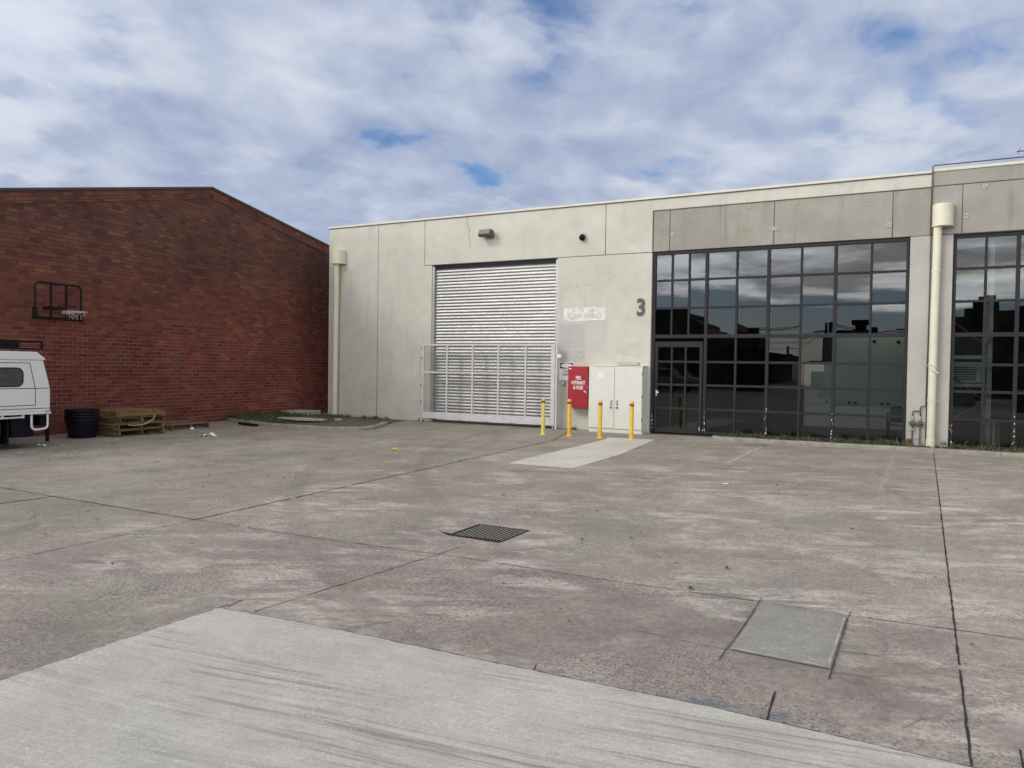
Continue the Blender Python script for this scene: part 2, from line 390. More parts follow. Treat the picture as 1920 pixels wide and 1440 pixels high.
def mat_slab(name, hi, lo, streaks=True, tint=(.36, .38, .37), grit=.35):
    m, t, b = material(name); P = t.pos(); X, Y, Z = t.sep(P)
    mid = t.noise(P, 1.1, 7, .65, .3); sm = t.noise(P, 9, 6, .7); sp = t.noise(P, 90., 3, .7)
    f = t.m('ADD', t.m('MULTIPLY', mid, .6), t.m('MULTIPLY', sm, .4))
    col = t.mix(t.mapr(f, .34, .66), lo, hi)
    col = t.mix(t.m('MULTIPLY', t.mapr(t.noise(t.vm('ADD', P, (8., 1., 0.)), .9, 5), .52, .68), .4), col, tint)
    if streaks:    # tyre scuffs drawn along the drive, trowel lines
        Yr = t.m('ADD', Y, t.m('MULTIPLY', X, -.13)); Yw = t.m('ADD', Yr, t.m('MULTIPLY', t.m('SUBTRACT', t.noise(P, .8, 3), .5), .08))
        s1 = t.noise(t.comb(t.m('MULTIPLY', X, .7), t.m('MULTIPLY', Yw, 26.), 0.), 1., 7, .7)
        where = t.mapr(t.noise(t.comb(t.m('MULTIPLY', X, .45), t.m('MULTIPLY', Yr, 1.6), 4.), 1., 4, .6), .44, .58)
        right = t.mapr(X, -1.9, -.6); band = t.mapr(Y, 3.45, 3.2, .0, 1.)
        w2 = t.m('MAXIMUM', where, t.m('MULTIPLY', right, .9))
        col = t.mix(t.m('MULTIPLY', t.m('MULTIPLY', t.mapr(s1, .48, .61), w2), .6), col, (.13, .125, .12))
        col = t.mix(t.m('MULTIPLY', t.mapr(s1, .34, .46, 1., 0.), .3), col, (.56, .55, .53))
        bro = t.noise(t.comb(t.m('MULTIPLY', X, 2.), t.m('MULTIPLY', Yw, 70.), 2.), 1., 4, .6)
        col = t.mix(t.m('MULTIPLY', t.mapr(bro, .5, .66), .3), col, (.25, .24, .235))
    spw = t.mapr(t.noise(P, 2.2, 5, .6), .4, .6, .3, 1.)
    col = t.mix(t.m('MULTIPLY', t.m('MULTIPLY', t.mapr(t.noise(P, 55., 3, .7), .54, .64), spw), grit * .8), col, tuple(min(1, 1.6 * x) for x in hi))
    col = t.mix(t.m('MULTIPLY', t.mapr(sp, .54, .64), grit), col, (.15, .14, .135))
    t.put(b.inputs['Base Color'], col); t.put(b.inputs['Roughness'], .85); b.inputs['Specular IOR Level'].default_value = .3
    t.put(b.inputs['Normal'], t.bump(t.m('ADD', sm, t.m('MULTIPLY', sp, .4)), .15, .006)); return m
M['slab'] = mat_slab('pale_new_concrete', (.485, .47, .442), (.375, .36, .338))
M['strip'] = mat_slab('pale_concrete_strip', (.58, .555, .51), (.47, .45, .41), False)
M['patch'] = mat_slab('green_grey_concrete_patch', (.30, .292, .268), (.205, .207, .190), False, (.28, .25, .235), .7)

def mat_line(name, opac):
    m, t, b = material(name); P = t.pos(); n = t.noise(P, 9., 6, .7)
    t.put(b.inputs['Base Color'], t.mix(t.mapr(n, .4, .6), (.40, .38, .355), (.56, .54, .51))); b.inputs['Roughness'].default_value = .85
    t.put(b.inputs['Alpha'], t.m('MULTIPLY', t.mapr(t.noise(P, 5.5, 7, .75), .30, .54), opac)); return m
M['line'] = mat_line('worn_white_line_paint', .75); M['faint'] = mat_line('nearly_gone_line_paint', .45)
M['joint'] = plain('dirt_filled_joint', (.045, .039, .035), .95, 0, .4, 20., spec=.1)

def mat_soil(name, a, b_, c):
    m, t, b = material(name); P = t.pos(); n = t.noise(P, 4, 7, .7); n2 = t.noise(P, 30, 5, .7)
    col = t.mix(t.mapr(n, .35, .65), a, b_); col = t.mix(t.mapr(n2, .45, .65), col, c)
    t.put(b.inputs['Base Color'], col); b.inputs['Roughness'].default_value = .95
    t.put(b.inputs['Normal'], t.bump(n2, .9, .03)); return m
M['soil'] = mat_soil('damp_dark_soil', (.035, .03, .022), (.06, .055, .04), (.025, .022, .017))
M['turf'] = mat_soil('mossy_turf', (.085, .088, .048), (.155, .142, .095), (.05, .058, .026))

def mat_grass(name, c1, c2, c3):
    m, t, b = material(name); P = t.pos()
    col = t.ramp(t.noise(P, 2.4, 5, .7), [(.35, c1), (.5, c2), (.66, c3)])
    rnd = t.noise(P, 55., 2); col = t.vm('MULTIPLY', col, t.comb(*[t.mapr(rnd, .3, .7, .6, 1.4)] * 3))
    t.put(b.inputs['Base Color'], col); b.inputs['Roughness'].default_value = .7; return m
M['grass'] = mat_grass('short_green_grass', (.028, .055, .012), (.05, .088, .02), (.11, .105, .045))
M['weed'] = mat_grass('weeds', (.035, .05, .015), (.075, .085, .028), (.13, .115, .06))

def mat_shutter():
    m, t, b = material('galvanised_shutter_steel'); P = t.obj(); X, Y, Z = t.sep(P)
    n = t.noise(t.comb(t.m('MULTIPLY', X, .5), 0., t.m('MULTIPLY', Z, 9.)), 1.5, 5, .6); sp = t.noise(P, 14, 4)
    k = t.mapr(n, .3, .7, .33, .42)
    t.put(b.inputs['Base Color'], t.comb(k, t.m('MULTIPLY', k, 1.01), t.m('MULTIPLY', k, 1.02)))
    b.inputs['Metallic'].default_value = .75; t.put(b.inputs['Roughness'], t.mapr(sp, .3, .7, .40, .50))
    return m
M['shutter'] = mat_shutter()

def mat_glass():
    m, t, b = material('grey_tinted_glass'); out = m.node_tree.nodes['Material Output']
    fr = t.new('ShaderNodeFresnel'); fr.inputs['IOR'].default_value = 1.55
    P = t.pos()
    dirt = t.mapr(t.noise(P, 2.3, 6, .7), .45, .75, 0., .02)
    f = t.m('ADD', t.m('MULTIPLY', fr.outputs[0], 1.05), .012, clamp=True)
    tr = t.new('ShaderNodeBsdfTransparent'); tr.inputs[0].default_value = (.42, .46, .43, 1)
    gl = t.new('ShaderNodeBsdfGlossy'); gl.inputs['Roughness'].default_value = .004; gl.inputs[0].default_value = (.92, .97, 1., 1)
    df = t.new('ShaderNodeBsdfDiffuse'); df.inputs[0].default_value = (.2, .2, .2, 1)
    mx = t.new('ShaderNodeMixShader'); t.put(mx.inputs[0], f); t.link(tr.outputs[0], mx.inputs[1]); t.link(gl.outputs[0], mx.inputs[2])
    m2 = t.new('ShaderNodeMixShader'); t.put(m2.inputs[0], dirt); t.link(mx.outputs[0], m2.inputs[1]); t.link(df.outputs[0], m2.inputs[2])
    t.link(m2.outputs[0], out.inputs[0]); return m
M['glass'] = mat_glass()
M['carglass'] = plain('dark_vehicle_glass', (.02, .022, .024), .08, 0, .1, 4., 0)
M['meshglass'] = plain('tinted_canopy_glass', (.085, .08, .085), .22, 0, .3, 9., 0)

# ------------------------------------------------------------------ camera (solved from the photograph's vanishing points)
cam = bpy.data.cameras.new('camera'); cam.sensor_width = 36.; cam.lens = 1446.83 / 1920 * 36; cam.clip_end = 5000; cam.clip_start = .05
camo = bpy.data.objects.new('camera', cam); C.objects.link(camo); bpy.context.scene.camera = camo
rt = Vector((.88195373, .47110764, .01466997)); dn = Vector((.02323512, -.0123696, -.9996535)); fw = Vector((-.47076294, .88198899, -.02185566))
mw = Matrix.Identity(4)
for i in range(3): mw[i][0] = rt[i]; mw[i][1] = -dn[i]; mw[i][2] = -fw[i]
mw[0][3], mw[1][3], mw[2][3] = 0, 0, 1.55
camo.matrix_world = mw

# ------------------------------------------------------------------ light
sdir = Vector((-.46, -.66, .60)).normalized()        # towards the veiled sun, behind the camera and to the left
S_EL = math.asin(sdir.z); S_AZ = math.atan2(sdir.x, sdir.y)
sl = bpy.data.lights.new('sun', 'SUN'); sl.energy = 1.3; sl.angle = R(16); sl.color = (1., .95, .86)
so = bpy.data.objects.new('sun', sl); C.objects.link(so); so.rotation_euler = (-sdir).to_track_quat('-Z', 'Y').to_euler(); so.location = (-20, -30, 30)
w = bpy.data.worlds.new('World'); bpy.context.scene.world = w; w.use_nodes = True
t = NT(w.node_tree); t.n.clear()
D = t.new('ShaderNodeTexCoord').outputs['Generated']; D = t.vm('NORMALIZE', D); dx, dy, dz = t.sep(D)
sky = t.new('ShaderNodeTexSky', sky_type='NISHITA'); sky.sun_disc = False; sky.sun_elevation = S_EL; sky.sun_rotation = S_AZ
sky.air_density = 1.0; sky.dust_density = .6; sky.ozone_density = 1.5
skyc = t.vm('MULTIPLY', sky.outputs[0], (.78, .95, 1.12))
zz = t.m('ADD', t.m('MAXIMUM', dz, 0.), .24)
pl = t.comb(t.m('DIVIDE', dx, zz), t.m('DIVIDE', dy, zz), 0.)
wv = t.vm('MULTIPLY', t.vm('SUBTRACT', t.noise(pl, 2.2, 4, .5, out='Color'), (.5, .5, .5)), (.22, .22, 0.))
plw = t.vm('ADD', t.vm('MULTIPLY', pl, (1., .85, 1.)), wv)
def deck(off):
    q = t.vm('ADD', plw, off)
    return t.m('ADD', t.m('MULTIPLY', t.noise(t.vm('ADD', q, (2.3, 7.1, 0.)), 2.0, 3, .5), .40), t.m('MULTIPLY', t.noise(t.vm('ADD', q, (9.4, 1.7, 3.)), 5.6, 7, .50), .60))
n1 = deck((0., 0., 0.)); n1s = deck((.0, -.07, 0.))
relief = t.m('SUBTRACT', n1, n1s)
n2 = t.noise(t.vm('ADD', plw, (19.4, 1.7, 3.)), 1.3, 5, .5)
n3 = t.noise(t.vm('ADD', plw, (5., 5., 8.)), 9., 7, .6)
warp = t.vm('MULTIPLY', t.vm('SUBTRACT', t.noise(pl, 3.2, 8, .62, out='Color'), (.5, .5, .5)), (.20, .20, .12))
Dw = t.vm('ADD', D, warp)
def blob(v, rx, soft=.6):
    d = t.vm('LENGTH', t.vm('MULTIPLY', t.vm('SUBTRACT', Dw, v), (1., 1., 1.7)))
    return t.mapr(d, rx * (1 - soft), rx * (1 + soft), 1., 0.)
holes = None
for v, r_, a in (((-.413, .814, .408), .075, 1.), ((-.434, .799, .418), .07, .9), ((-.587, .76, .278), .035, .95), ((-.495, .835, .241), .03, .9), ((-.03, .928, .372), .045, .95), ((-.277, .929, .245), .03, .9), ((-.056, .955, .291), .07, .6), ((-.22, .88, .42), .06, .6), ((-.51, .82, .262), .035, .6), ((.03, .93, .34), .05, .5)):
    h_ = t.m('MULTIPLY', blob(v, r_ * 1.2, .9), a); holes = h_ if holes is None else t.m('MAXIMUM', holes, h_)
dens = t.mapr(t.m('SUBTRACT', t.m('ADD', t.m('MULTIPLY', n1, .8), t.m('MULTIPLY', n3, .2)), t.m('MULTIPLY', holes, .19)), .22, .44)
# behind the camera the cloud deck ends above a clear strip along the horizon
back = t.mapr(dy, .12, -.12)
dst = t.vm('MULTIPLY', D, (1., 1., 7.))
sn = t.noise(dst, 3.4, 8, .62, .3)
edge = t.mapr(t.m('ADD', dz, t.m('MULTIPLY', t.m('SUBTRACT', sn, .5), .09)), .086, .104)
dens = t.m('MULTIPLY', dens, t.m('SUBTRACT', 1., t.m('MULTIPLY', back, t.m('SUBTRACT', 1., edge))))
lum = t.m('ADD', t.m('ADD', t.m('MULTIPLY', n1, .46), t.m('MULTIPLY', n2, .36)), t.m('ADD', t.m('MULTIPLY', n3, .18), t.m('MULTIPLY', relief, .45)))
ccol = t.ramp(lum, [(.37, (.35, .41, .59)), (.45, (.41, .475, .65)), (.52, (.475, .54, .70)), (.60, (.575, .635, .765)), (.69, (.69, .745, .845))])
rim = t.m('MULTIPLY', t.mapr(dens, .95, .6, 0., 1.), t.mapr(dz, .36, .20, .1, .4))
puff = None
for v, r_ in (((-.066, .962, .262), .055), ((-.01, .967, .255), .05), ((-.248, .94, .228), .05), ((-.8, .483, .36), .07), ((-.765, .556, .325), .07), ((-.30, .915, .215), .05), ((-.86, .45, .24), .12), ((-.47, .855, .215), .04)):
    h_ = blob(v, r_); puff = h_ if puff is None else t.m('MAXIMUM', puff, h_)
ccol = t.mix(t.m('MAXIMUM', rim, t.m('MULTIPLY', t.m('MULTIPLY', puff, t.mapr(lum, .42, .56, .2, 1.)), .6)), ccol, (.72, .77, .85))
# clouds are thicker and brighter towards the sun
sd = t.vm('DOT_PRODUCT', D, tuple(sdir))
gain = t.m('ADD', 1.0, t.m('MULTIPLY', t.mapr(sd, .12, 1.), 1.5))
stripes = t.mapr(t.noise(t.vm('ADD', dst, (3., 1., 0.)), 2.6, 8, .62, .4), .40, .58, .45, 1.5)
gain = t.m('MULTIPLY', gain, t.mix(back, (1, 1, 1), t.comb(stripes, stripes, stripes)))
belt = t.m('MULTIPLY', back, t.mapr(dz, .34, .16))
gain = t.m('MULTIPLY', gain, t.m('ADD', 1., t.m('MULTIPLY', belt, 3.2)))
warm = t.mix(t.m('MAXIMUM', back, t.mapr(dz, .5, .75)), (1., 1., 1.), (1.16, 1.0, .76)); 
ccol = t.vm('MULTIPLY', t.vm('MULTIPLY', ccol, warm), gain)
sg_ = t.mix(back, (1.15, 1.25, 1.4), (2.3, 2.05, 2.1)); skyc = t.vm('MULTIPLY', skyc, sg_)
b1 = t.new('ShaderNodeBackground'); t.put(b1.inputs[0], skyc); b1.inputs[1].default_value = .085
b2 = t.new('ShaderNodeBackground'); t.put(b2.inputs[0], ccol); b2.inputs[1].default_value = 1.0
mx = t.new('ShaderNodeMixShader'); t.put(mx.inputs[0], dens); t.link(b1.outputs[0], mx.inputs[1]); t.link(b2.outputs[0], mx.inputs[2])
ow = t.new('ShaderNodeOutputWorld'); t.link(mx.outputs[0], ow.inputs[0])
vs = bpy.context.scene.view_settings
vs.view_transform = 'Standard'; vs.look = 'None'; vs.gamma = 1; vs.exposure = -0.06; vs.use_curve_mapping = False

# ------------------------------------------------------------------ ground
g = MB(); g.quad((-900, -900, 0), (900, -900, 0), (900, 900, 0), (-900, 900, 0)); kind(g.build('ground', M['ground'], smooth=0), 'structure')
def wobbly(pts, amp=.006, step=.07):
    out = []
    for (a, b) in zip(pts[:-1], pts[1:]):
        a = Vector(a); b = Vector(b); n = max(1, int((b - a).length / step))
        out += [a + (b - a) * i / n for i in range(n)]
    out.append(Vector(pts[-1]))
    return [p + Vector((random.uniform(-amp, amp), random.uniform(-amp, amp))) for p in out]
def joint(pts, w0, z=.004, amp=.006, m='joint', name='pavement_joint'):
    P = wobbly(pts, min(amp, w0 * .14)); mb = MB(); L = []
    for i, p in enumerate(P):
        d = (P[min(i+1, len(P)-1)] - P[max(i-1, 0)]).normalized(); n = Vector((-d.y, d.x)) * w0 * random.choice((.22, .28, .32, .38, .46))
        L.append((p + n, p - n))
    for (a, b), (c, d) in zip(L[:-1], L[1:]):
      if random.random() > .02: mb.quad((b.x, b.y, z), (d.x, d.y, z), (c.x, c.y, z), (a.x, a.y, z))
    return kind(mb.build(name, M[m], smooth=0), 'structure')
joint([(-6.3, 5.21), (-6.55, 9.2), (-6.75, 12.), (-6.96, 15.02), (-7.6, 17.1)], .026)
joint([(-6.3, 5.21), (-6.22, 3.3), (-6.1, 1.2), (-6.1, -12)], .010, .0045)
joint([(-8.75, 3.2), (-8.72, 5.27)], .028)
joint([(-8.72, 5.27), (-6.3, 5.21)], .018, .005)
joint([(-26, 5.6), (-12, 5.38), (-8.72, 5.27)], .012, .0045)
joint([(-6.3, 5.21), (-4.55, 5.23), (-3.32, 5.31), (-2., 5.29)], .010, .005)
joint([(-2.05, 5.29), (-.92, 5.33), (-.39, 5.32), (.2, 5.36), (1.2, 5.38), (14, 5.6)], .010)
joint([(-3.47, 5.6), (-3.56, 4.5), (-3.65, 3.47)], .010)
joint([(.2, 17.1), (.2, 11.), (.2, 7.5)], .017, .0045)
joint([(.2, 7.5), (.2, 5.37), (.2, 3.49)], .015, .005)
joint([(-3.9, 3.6), (-3.87, 3.46)], .010)
joint([(-3.895, 3.49), (-3.89, 1.), (-3.89, -8)], .014, .0045)
joint([(-.94, 5.42), (-.925, 4.7), (-.93, 4.12)], .0085, .0085)
joint([(-.385, 5.42), (-.385, 4.7), (-.385, 4.15)], .0075, .0085)
joint([(-.39, 4.62), (-.18, 4.64)], .007); joint([(-.39, 4.27), (-.2, 4.29)], .006)
joint([(-1.5, 4.36), (-.93, 4.31)], .005)
joint([(-.6, 3.87), (-.578, 3.5)], .013, .0045)
joint([(-.05, 3.74), (.02, 3.88), (.11, 3.97)], .004)
joint([(.385, 3.78), (.38, 3.49)], .014)
joint([(-1.75, 3.60), (-1.72, 3.49)], .008)
joint([(-2.9, 3.62), (-2.80, 3.75)], .007)
def sheet(name, pts, z, m, edge=.0):
    mb = MB(); n = len(pts); c = (sum(p[0] for p in pts) / n, sum(p[1] for p in pts) / n)
    mb.add([(x, y, z) for x, y in pts], [tuple(range(n))]); return kind(mb.build(name, M[m], smooth=0), 'structure')
edge_ = [Vector(p) for p in ((8., 3.5), (.2, 3.5), (-.84, 3.525), (-1.9, 3.49), (-2.95, 3.47), (-3.885, 3.40), (-3.885, -4.))]
ragged = []
for a, b_ in zip(edge_[:-1], edge_[1:]):
    n_ = max(2, int((b_ - a).length / .03)); ragged += [a + (b_ - a) * k / n_ + Vector((random.gauss(0, .0025), random.gauss(0, .0025) - (random.random() < .02) * .012)) for k in range(n_)]
sheet('driveway', [(-3.885, -60), (60, -60), (60, 3.5)] + [(p.x, p.y) for p in ragged], .008, 'slab')
joint([(-3.86, 3.41), (-2.95, 3.482), (-1.9, 3.502), (-.84, 3.537), (.2, 3.512), (3., 3.512)], .008, .0048)
sheet('pavement', [(-5.87, 10.9), (-4.74, 10.9), (-4.80, 13.1), (-5.18, 16.45), (-6.28, 16.35), (-6.12, 15.95)], .0042, 'strip')
sheet('pavement', [(-.915, 4.32), (-.395, 4.30), (-.395, 5.30), (-.915, 5.31)], .0065, 'patch')
def line(pts, w_, m='line', z=.0045):
    (x0, y0), (x1, y1) = pts; d = Vector((x1-x0, y1-y0)).normalized(); n = Vector((-d.y, d.x)) * w_ / 2
    mb = MB(); mb.quad((x0-n.x, y0-n.y, z), (x1-n.x, y1-n.y, z), (x1+n.x, y1+n.y, z), (x0+n.x, y0+n.y, z)); kind(mb.build('road_marking', M[m], smooth=0), 'structure')
line([(-5.16, 16.3), (-3.95, 16.42)], .09); line([(-2.865, 13.0), (-2.87, 16.1)], .085); line([(-.46, 11.0), (-.46, 16.1)], .085, 'faint', .0046)
line([(-4.7, 10.8), (-1., 11.5)], .05, 'faint', .0044)
# pale mortar edges round the small patch
line([(-.905, 4.335), (-.42, 4.32)], .014, 'line', .0095); line([(-.408, 4.36), (-.405, 5.24)], .009, 'line', .0095); line([(-.905, 5.29), (-.6, 5.285)], .010, 'line', .0095)

# ------------------------------------------------------------------ brick building
TH = R(5.8)
bb = thing('brick_building', 'long red brown brick building whose plain gable wall closes the left side of the yard', 'building', (-16.45, 14.06, 0), PI/2 + TH)
L_ = [(-13., 3.2), (-5.52, 4.90), (0., 6.12), (5.13, 5.375), (12., 4.37)]
def topz(s):
    for (a, za), (b_, zb) in zip(L_[:-1], L_[1:]):
        if a <= s <= b_: return za + (zb - za) * (s - a) / (b_ - a)
BH = .30
wb = MB(); low = [(-13., 0.), (12., 0.)] + [(s, z - BH) for s, z in reversed(L_)]
wb.prism(low, 'y', 0, .23); wb.build('wall', M['brick'], bb, world=False, smooth=0)
for (a, za), (b_, zb) in ((L_[0], L_[2]), (L_[2], L_[4])):     # raked courses follow the roof line, a finger proud of the wall
    ln = math.hypot(b_ - a, zb - za); ang = math.atan2(zb - za, b_ - a)
    o = MB().prism([(0, -BH), (ln, -BH), (ln, -.045), (0, -.045)], 'y', -.018, .24).build('raked_course', M['brick2'], bb, world=False, smooth=0)
    o.location = (a, 0, za); o.rotation_euler = (0, -ang, 0)
    o2 = MB().box(0, ln, -.05, .27, -.045, 0).build('coping', M['dgrey'], bb, world=False, smooth=0)
    o2.location = (a, 0, za); o2.rotation_euler = (0, -ang, 0)
    MB().prism([(a, za - .25), (b_, zb - .25), (b_, zb - .12), (a, za - .12)], 'y', .3, 22).build('roof', M['tin'], bb, world=False, smooth=0)
MB().box(-13, -12.77, .23, 22, 0, 3.0).build('side_wall', M['brick'], bb, world=False, smooth=0); MB().box(11.77, 12, .23, 22, 0, 4.1).build('side_wall', M['brick'], bb, world=False, smooth=0)

# ------------------------------------------------------------------ concrete building, unit three
T = .16
cb = thing('concrete_building', 'cream painted precast concrete warehouse with roller door, the number three and a dark glass front', 'building', (-7.9, FY, 0))
def panel(name, mat, pts, y0=FY, y1=FY + T, par=None, bev=.008):
    return MB().prism(pts, 'y', y0, y1).build(name, M[mat], par or cb, bevel=bev, seg=1)
ZT = 5.6
panel('wall_panel', 'cream', [(-15.84, 0), (-14.007, 0), (-14.007, ZT), (-15.84, ZT)])
panel('wall_panel', 'cream', [(-13.993, 0), (-12.13, 0), (-12.13, 4.34), (-12.387, 4.34), (-12.387, ZT), (-13.993, ZT)])
panel('lintel_panel', 'cream', [(-12.373, 4.353), (-7.007, 4.353), (-7.007, ZT), (-12.373, ZT)])
panel('wall_panel', 'cream', [(-8.29, 0), (-5.806, 0), (-5.806, 4.34), (-8.29, 4.34)])
panel('parapet_panel', 'cream', [(-6.993, 4.353), (-5.806, 4.353), (-5.806, 5.335), (.052, 5.335), (.052, ZT), (-6.993, ZT)])
gx = [-5.798, -5.39, -3.02, -.65, .052]
for a, b_ in zip(gx[:-1], gx[1:]): panel('fascia_panel', 'grey', [(a + .007, 4.36), (b_ - .007, 4.36), (b_ - .007, 5.328), (a + .007, 5.328)], FY + .03, FY + T + .002)
panel('pier_panel', 'pier', [(-.31, 0), (.052, 0), (.052, 4.348), (-.31, 4.348)])
js = MB()
for x, z0, z1 in ((-14., 0, ZT), (-12.38, 4.34, ZT), (-7., 4.35, ZT)): js.box(x - .007, x + .007, FY + .012, FY + .15, z0, z1)
for x in gx[:-1]: js.box(x - .007, x + .007, FY + .045, FY + .15, 4.36, 5.33)
js.box(-12.373, -5.806, FY + .013, FY + .149, 4.3405, 4.3525)
build_boxes(js, 'joint_seal', M['seal'], cb, smooth=0)
MB().box(-15.87, .052, FY - .025, FY + .24, ZT, ZT + .012).build('coping_line', M['dgrey'], cb, smooth=0)  # thin dark grey strip directly below the coping
MB().box(-15.87, .052, FY - .02, FY + .235, ZT + .0125, ZT + .065).build('coping', M['cap'], cb, smooth=0, bevel=.006, seg=1)
# crack running down the lintel and a few old fixing holes, as thin grooves filled with dirt
ck = MB(); x_, z_ = -11.02, 5.59; L = []
while z_ > 4.75:
    L.append((x_, z_)); x_ += random.uniform(-.045, .055); z_ -= random.uniform(.04, .09)
for (a, za), (b_, zb) in zip(L[:-1], L[1:]):
    w1 = .006 * random.uniform(.5, 1.4)
    ck.add([(a - w1, FY - .0022, za), (b_ - w1, FY - .0022, zb), (b_ + w1, FY - .0022, zb), (a + w1, FY - .0022, za)], [(0, 1, 2, 3)])
ck.build('crack', M['seal'], cb, smooth=0)
M['chip'] = plain('chipped_paint', (.34, .335, .29), .9)
for x, z in ((-15.0, 3.95), (-14.95, 3.93), (-15.05, 1.42), (-15.0, 1.4), (-14.55, 5.05), (-8.12, 3.52), (-7.75, 3.6), (-7.45, 3.62), (-6.85, 3.74), (-7.6, 1.93), (-7.55, 1.85), (-7.75, .42)):
    ho = MB(); ho.add([(x + random.uniform(.02, .05) * cos(k), FY - .0025, z + random.uniform(.008, .02) * sin(k)) for k in [i * PI / 4 for i in range(8)]], [tuple(range(8))]); ho.build('paint_chip', M['chip'], cb, smooth=0)
# galvanised cast-in plates on the grey fascia
def plate(x, z, w_, h_, holes_, par, y=FY + .03):
    o = MB().box(x - w_/2, x + w_/2, y - .012, y, z - h_/2, z + h_/2).build('bracket', M['galv2'], par, bevel=.004, seg=1)
    for hx in holes_: MB().lathe([(.0, -.016), (.013, -.016), (.013, -.0125)], 8, (x + hx, y, z), axis='y').build('bolt', M['dgrey'], o)
M['galv2'] = plain('dull_zinc_plate', (.40, .39, .34), .7, .1, .25, 20.)
for x, z in ((-4.93, 5.27), (-3.55, 5.25), (-2.55, 5.25), (-1.13, 5.2)): plate(x, z, .075, .085, (0.,), cb)
plate(-5.325, 4.735, .09, .09, (0.,), cb); plate(-3.02, 4.71, .21, .085, (-.06, .06), cb); plate(-.71, 4.63, .10, .10, (0.,), cb)
# shell of the building behind the facade
MB().box(-15.84, -15.68, FY + T, FY + 24, 0, 5.5).build('side_wall', M['cream2'], cb, smooth=0)
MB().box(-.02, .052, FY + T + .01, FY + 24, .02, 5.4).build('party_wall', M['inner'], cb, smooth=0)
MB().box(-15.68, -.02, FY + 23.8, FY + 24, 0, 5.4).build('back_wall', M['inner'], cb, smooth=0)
rf = MB()
for x0, x1, y0, y1 in ((-15.68, -.02, FY + T + .01, FY + 2.2), (-15.68, -3.9, FY + 2.2, FY + 4.2), (-.9, -.02, FY + 2.2, FY + 4.2), (-15.68, -.02, FY + 4.2, FY + 24)): rf.box(x0, x1, y0, y1, 5.2, 5.26)
rf.build('roof', M['tin'], cb, smooth=0)  # gap between the sheets is added to let light onto the partition
MB().box(-15.68, -.02, FY + T + .01, FY + 23.8, .006, .03).build('floor', M['floorint'], cb, smooth=0)
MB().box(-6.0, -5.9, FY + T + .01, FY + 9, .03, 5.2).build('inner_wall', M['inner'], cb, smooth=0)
pw = MB(); pw.prism([(-2.95, .03), (.0, .03), (.0, 2.58), (-2.15, 2.58), (-2.15, 1.78), (-2.95, 1.78)], 'y', 22.9, 23.02)
pwo = pw.build('partition_wall', M['wallint'], cb, smooth=0)
MB().box(-2.95, -.02, 22.885, 22.899, .66, .675).build('dado_rail', M['galv'], pwo, smooth=0)
for x in (-2.35, -2.2, -1.78, -1.63, -.98, -.83, -.45): MB().box(x - .04, x + .04, 22.88, 22.899, .69, .74).build('outlet', M['black'], pwo)
for x, z in ((-1.2, 2.38), (-.62, 2.36)): MB().lathe([(0, -.03), (.05, -.03), (.05, -.001)], 10, (x, 22.9, z), axis='y').build('fixture', M['black'], pwo)

# roller shutter
SY = FY + .10
sh = MB(); prof = []; z = .02; pitch = .0855
while z < 4.33:
    for k in range(7):
        u = k / 7.
        prof.append((SY - .018 * (sin(PI * min(1, u / .86)) ** .8 if u < .86 else 0.), z + pitch * u))
    z += pitch
xs = [-12.12, -11.3, -10.2, -9.1, -8.30]
vs_ = []; 
for x in xs:
    vs_ += [(x, y + .004 * sin(x * 3.1 + zz_ * 1.7), zz_) for y, zz_ in prof]
n = len(prof); fs_ = [(i*n+k, (i+1)*n+k, (i+1)*n+k+1, i*n+k+1) for i in range(len(xs)-1) for k in range(n-1)]
sh.add(vs_, fs_); sho = sh.build('roller_shutter', M['shutter'], cb, smooth=60)
for x0, x1 in ((-12.13, -12.055), (-8.345, -8.29)): MB().box(x0, x1, FY + .03, FY + .085, 0, 4.31).build('guide_rail', M['galv'], cb, bevel=.004, seg=1)
MB().box(-12.13, -8.29, FY + .05, FY + .145, 4.24, 4.352).build('head_cover', M['black'], cb, smooth=0)
MB().box(-12.13, -8.29, FY + .125, FY + .15, 0.0, 4.2).build('shutter_backing', M['drk'], cb, smooth=0)

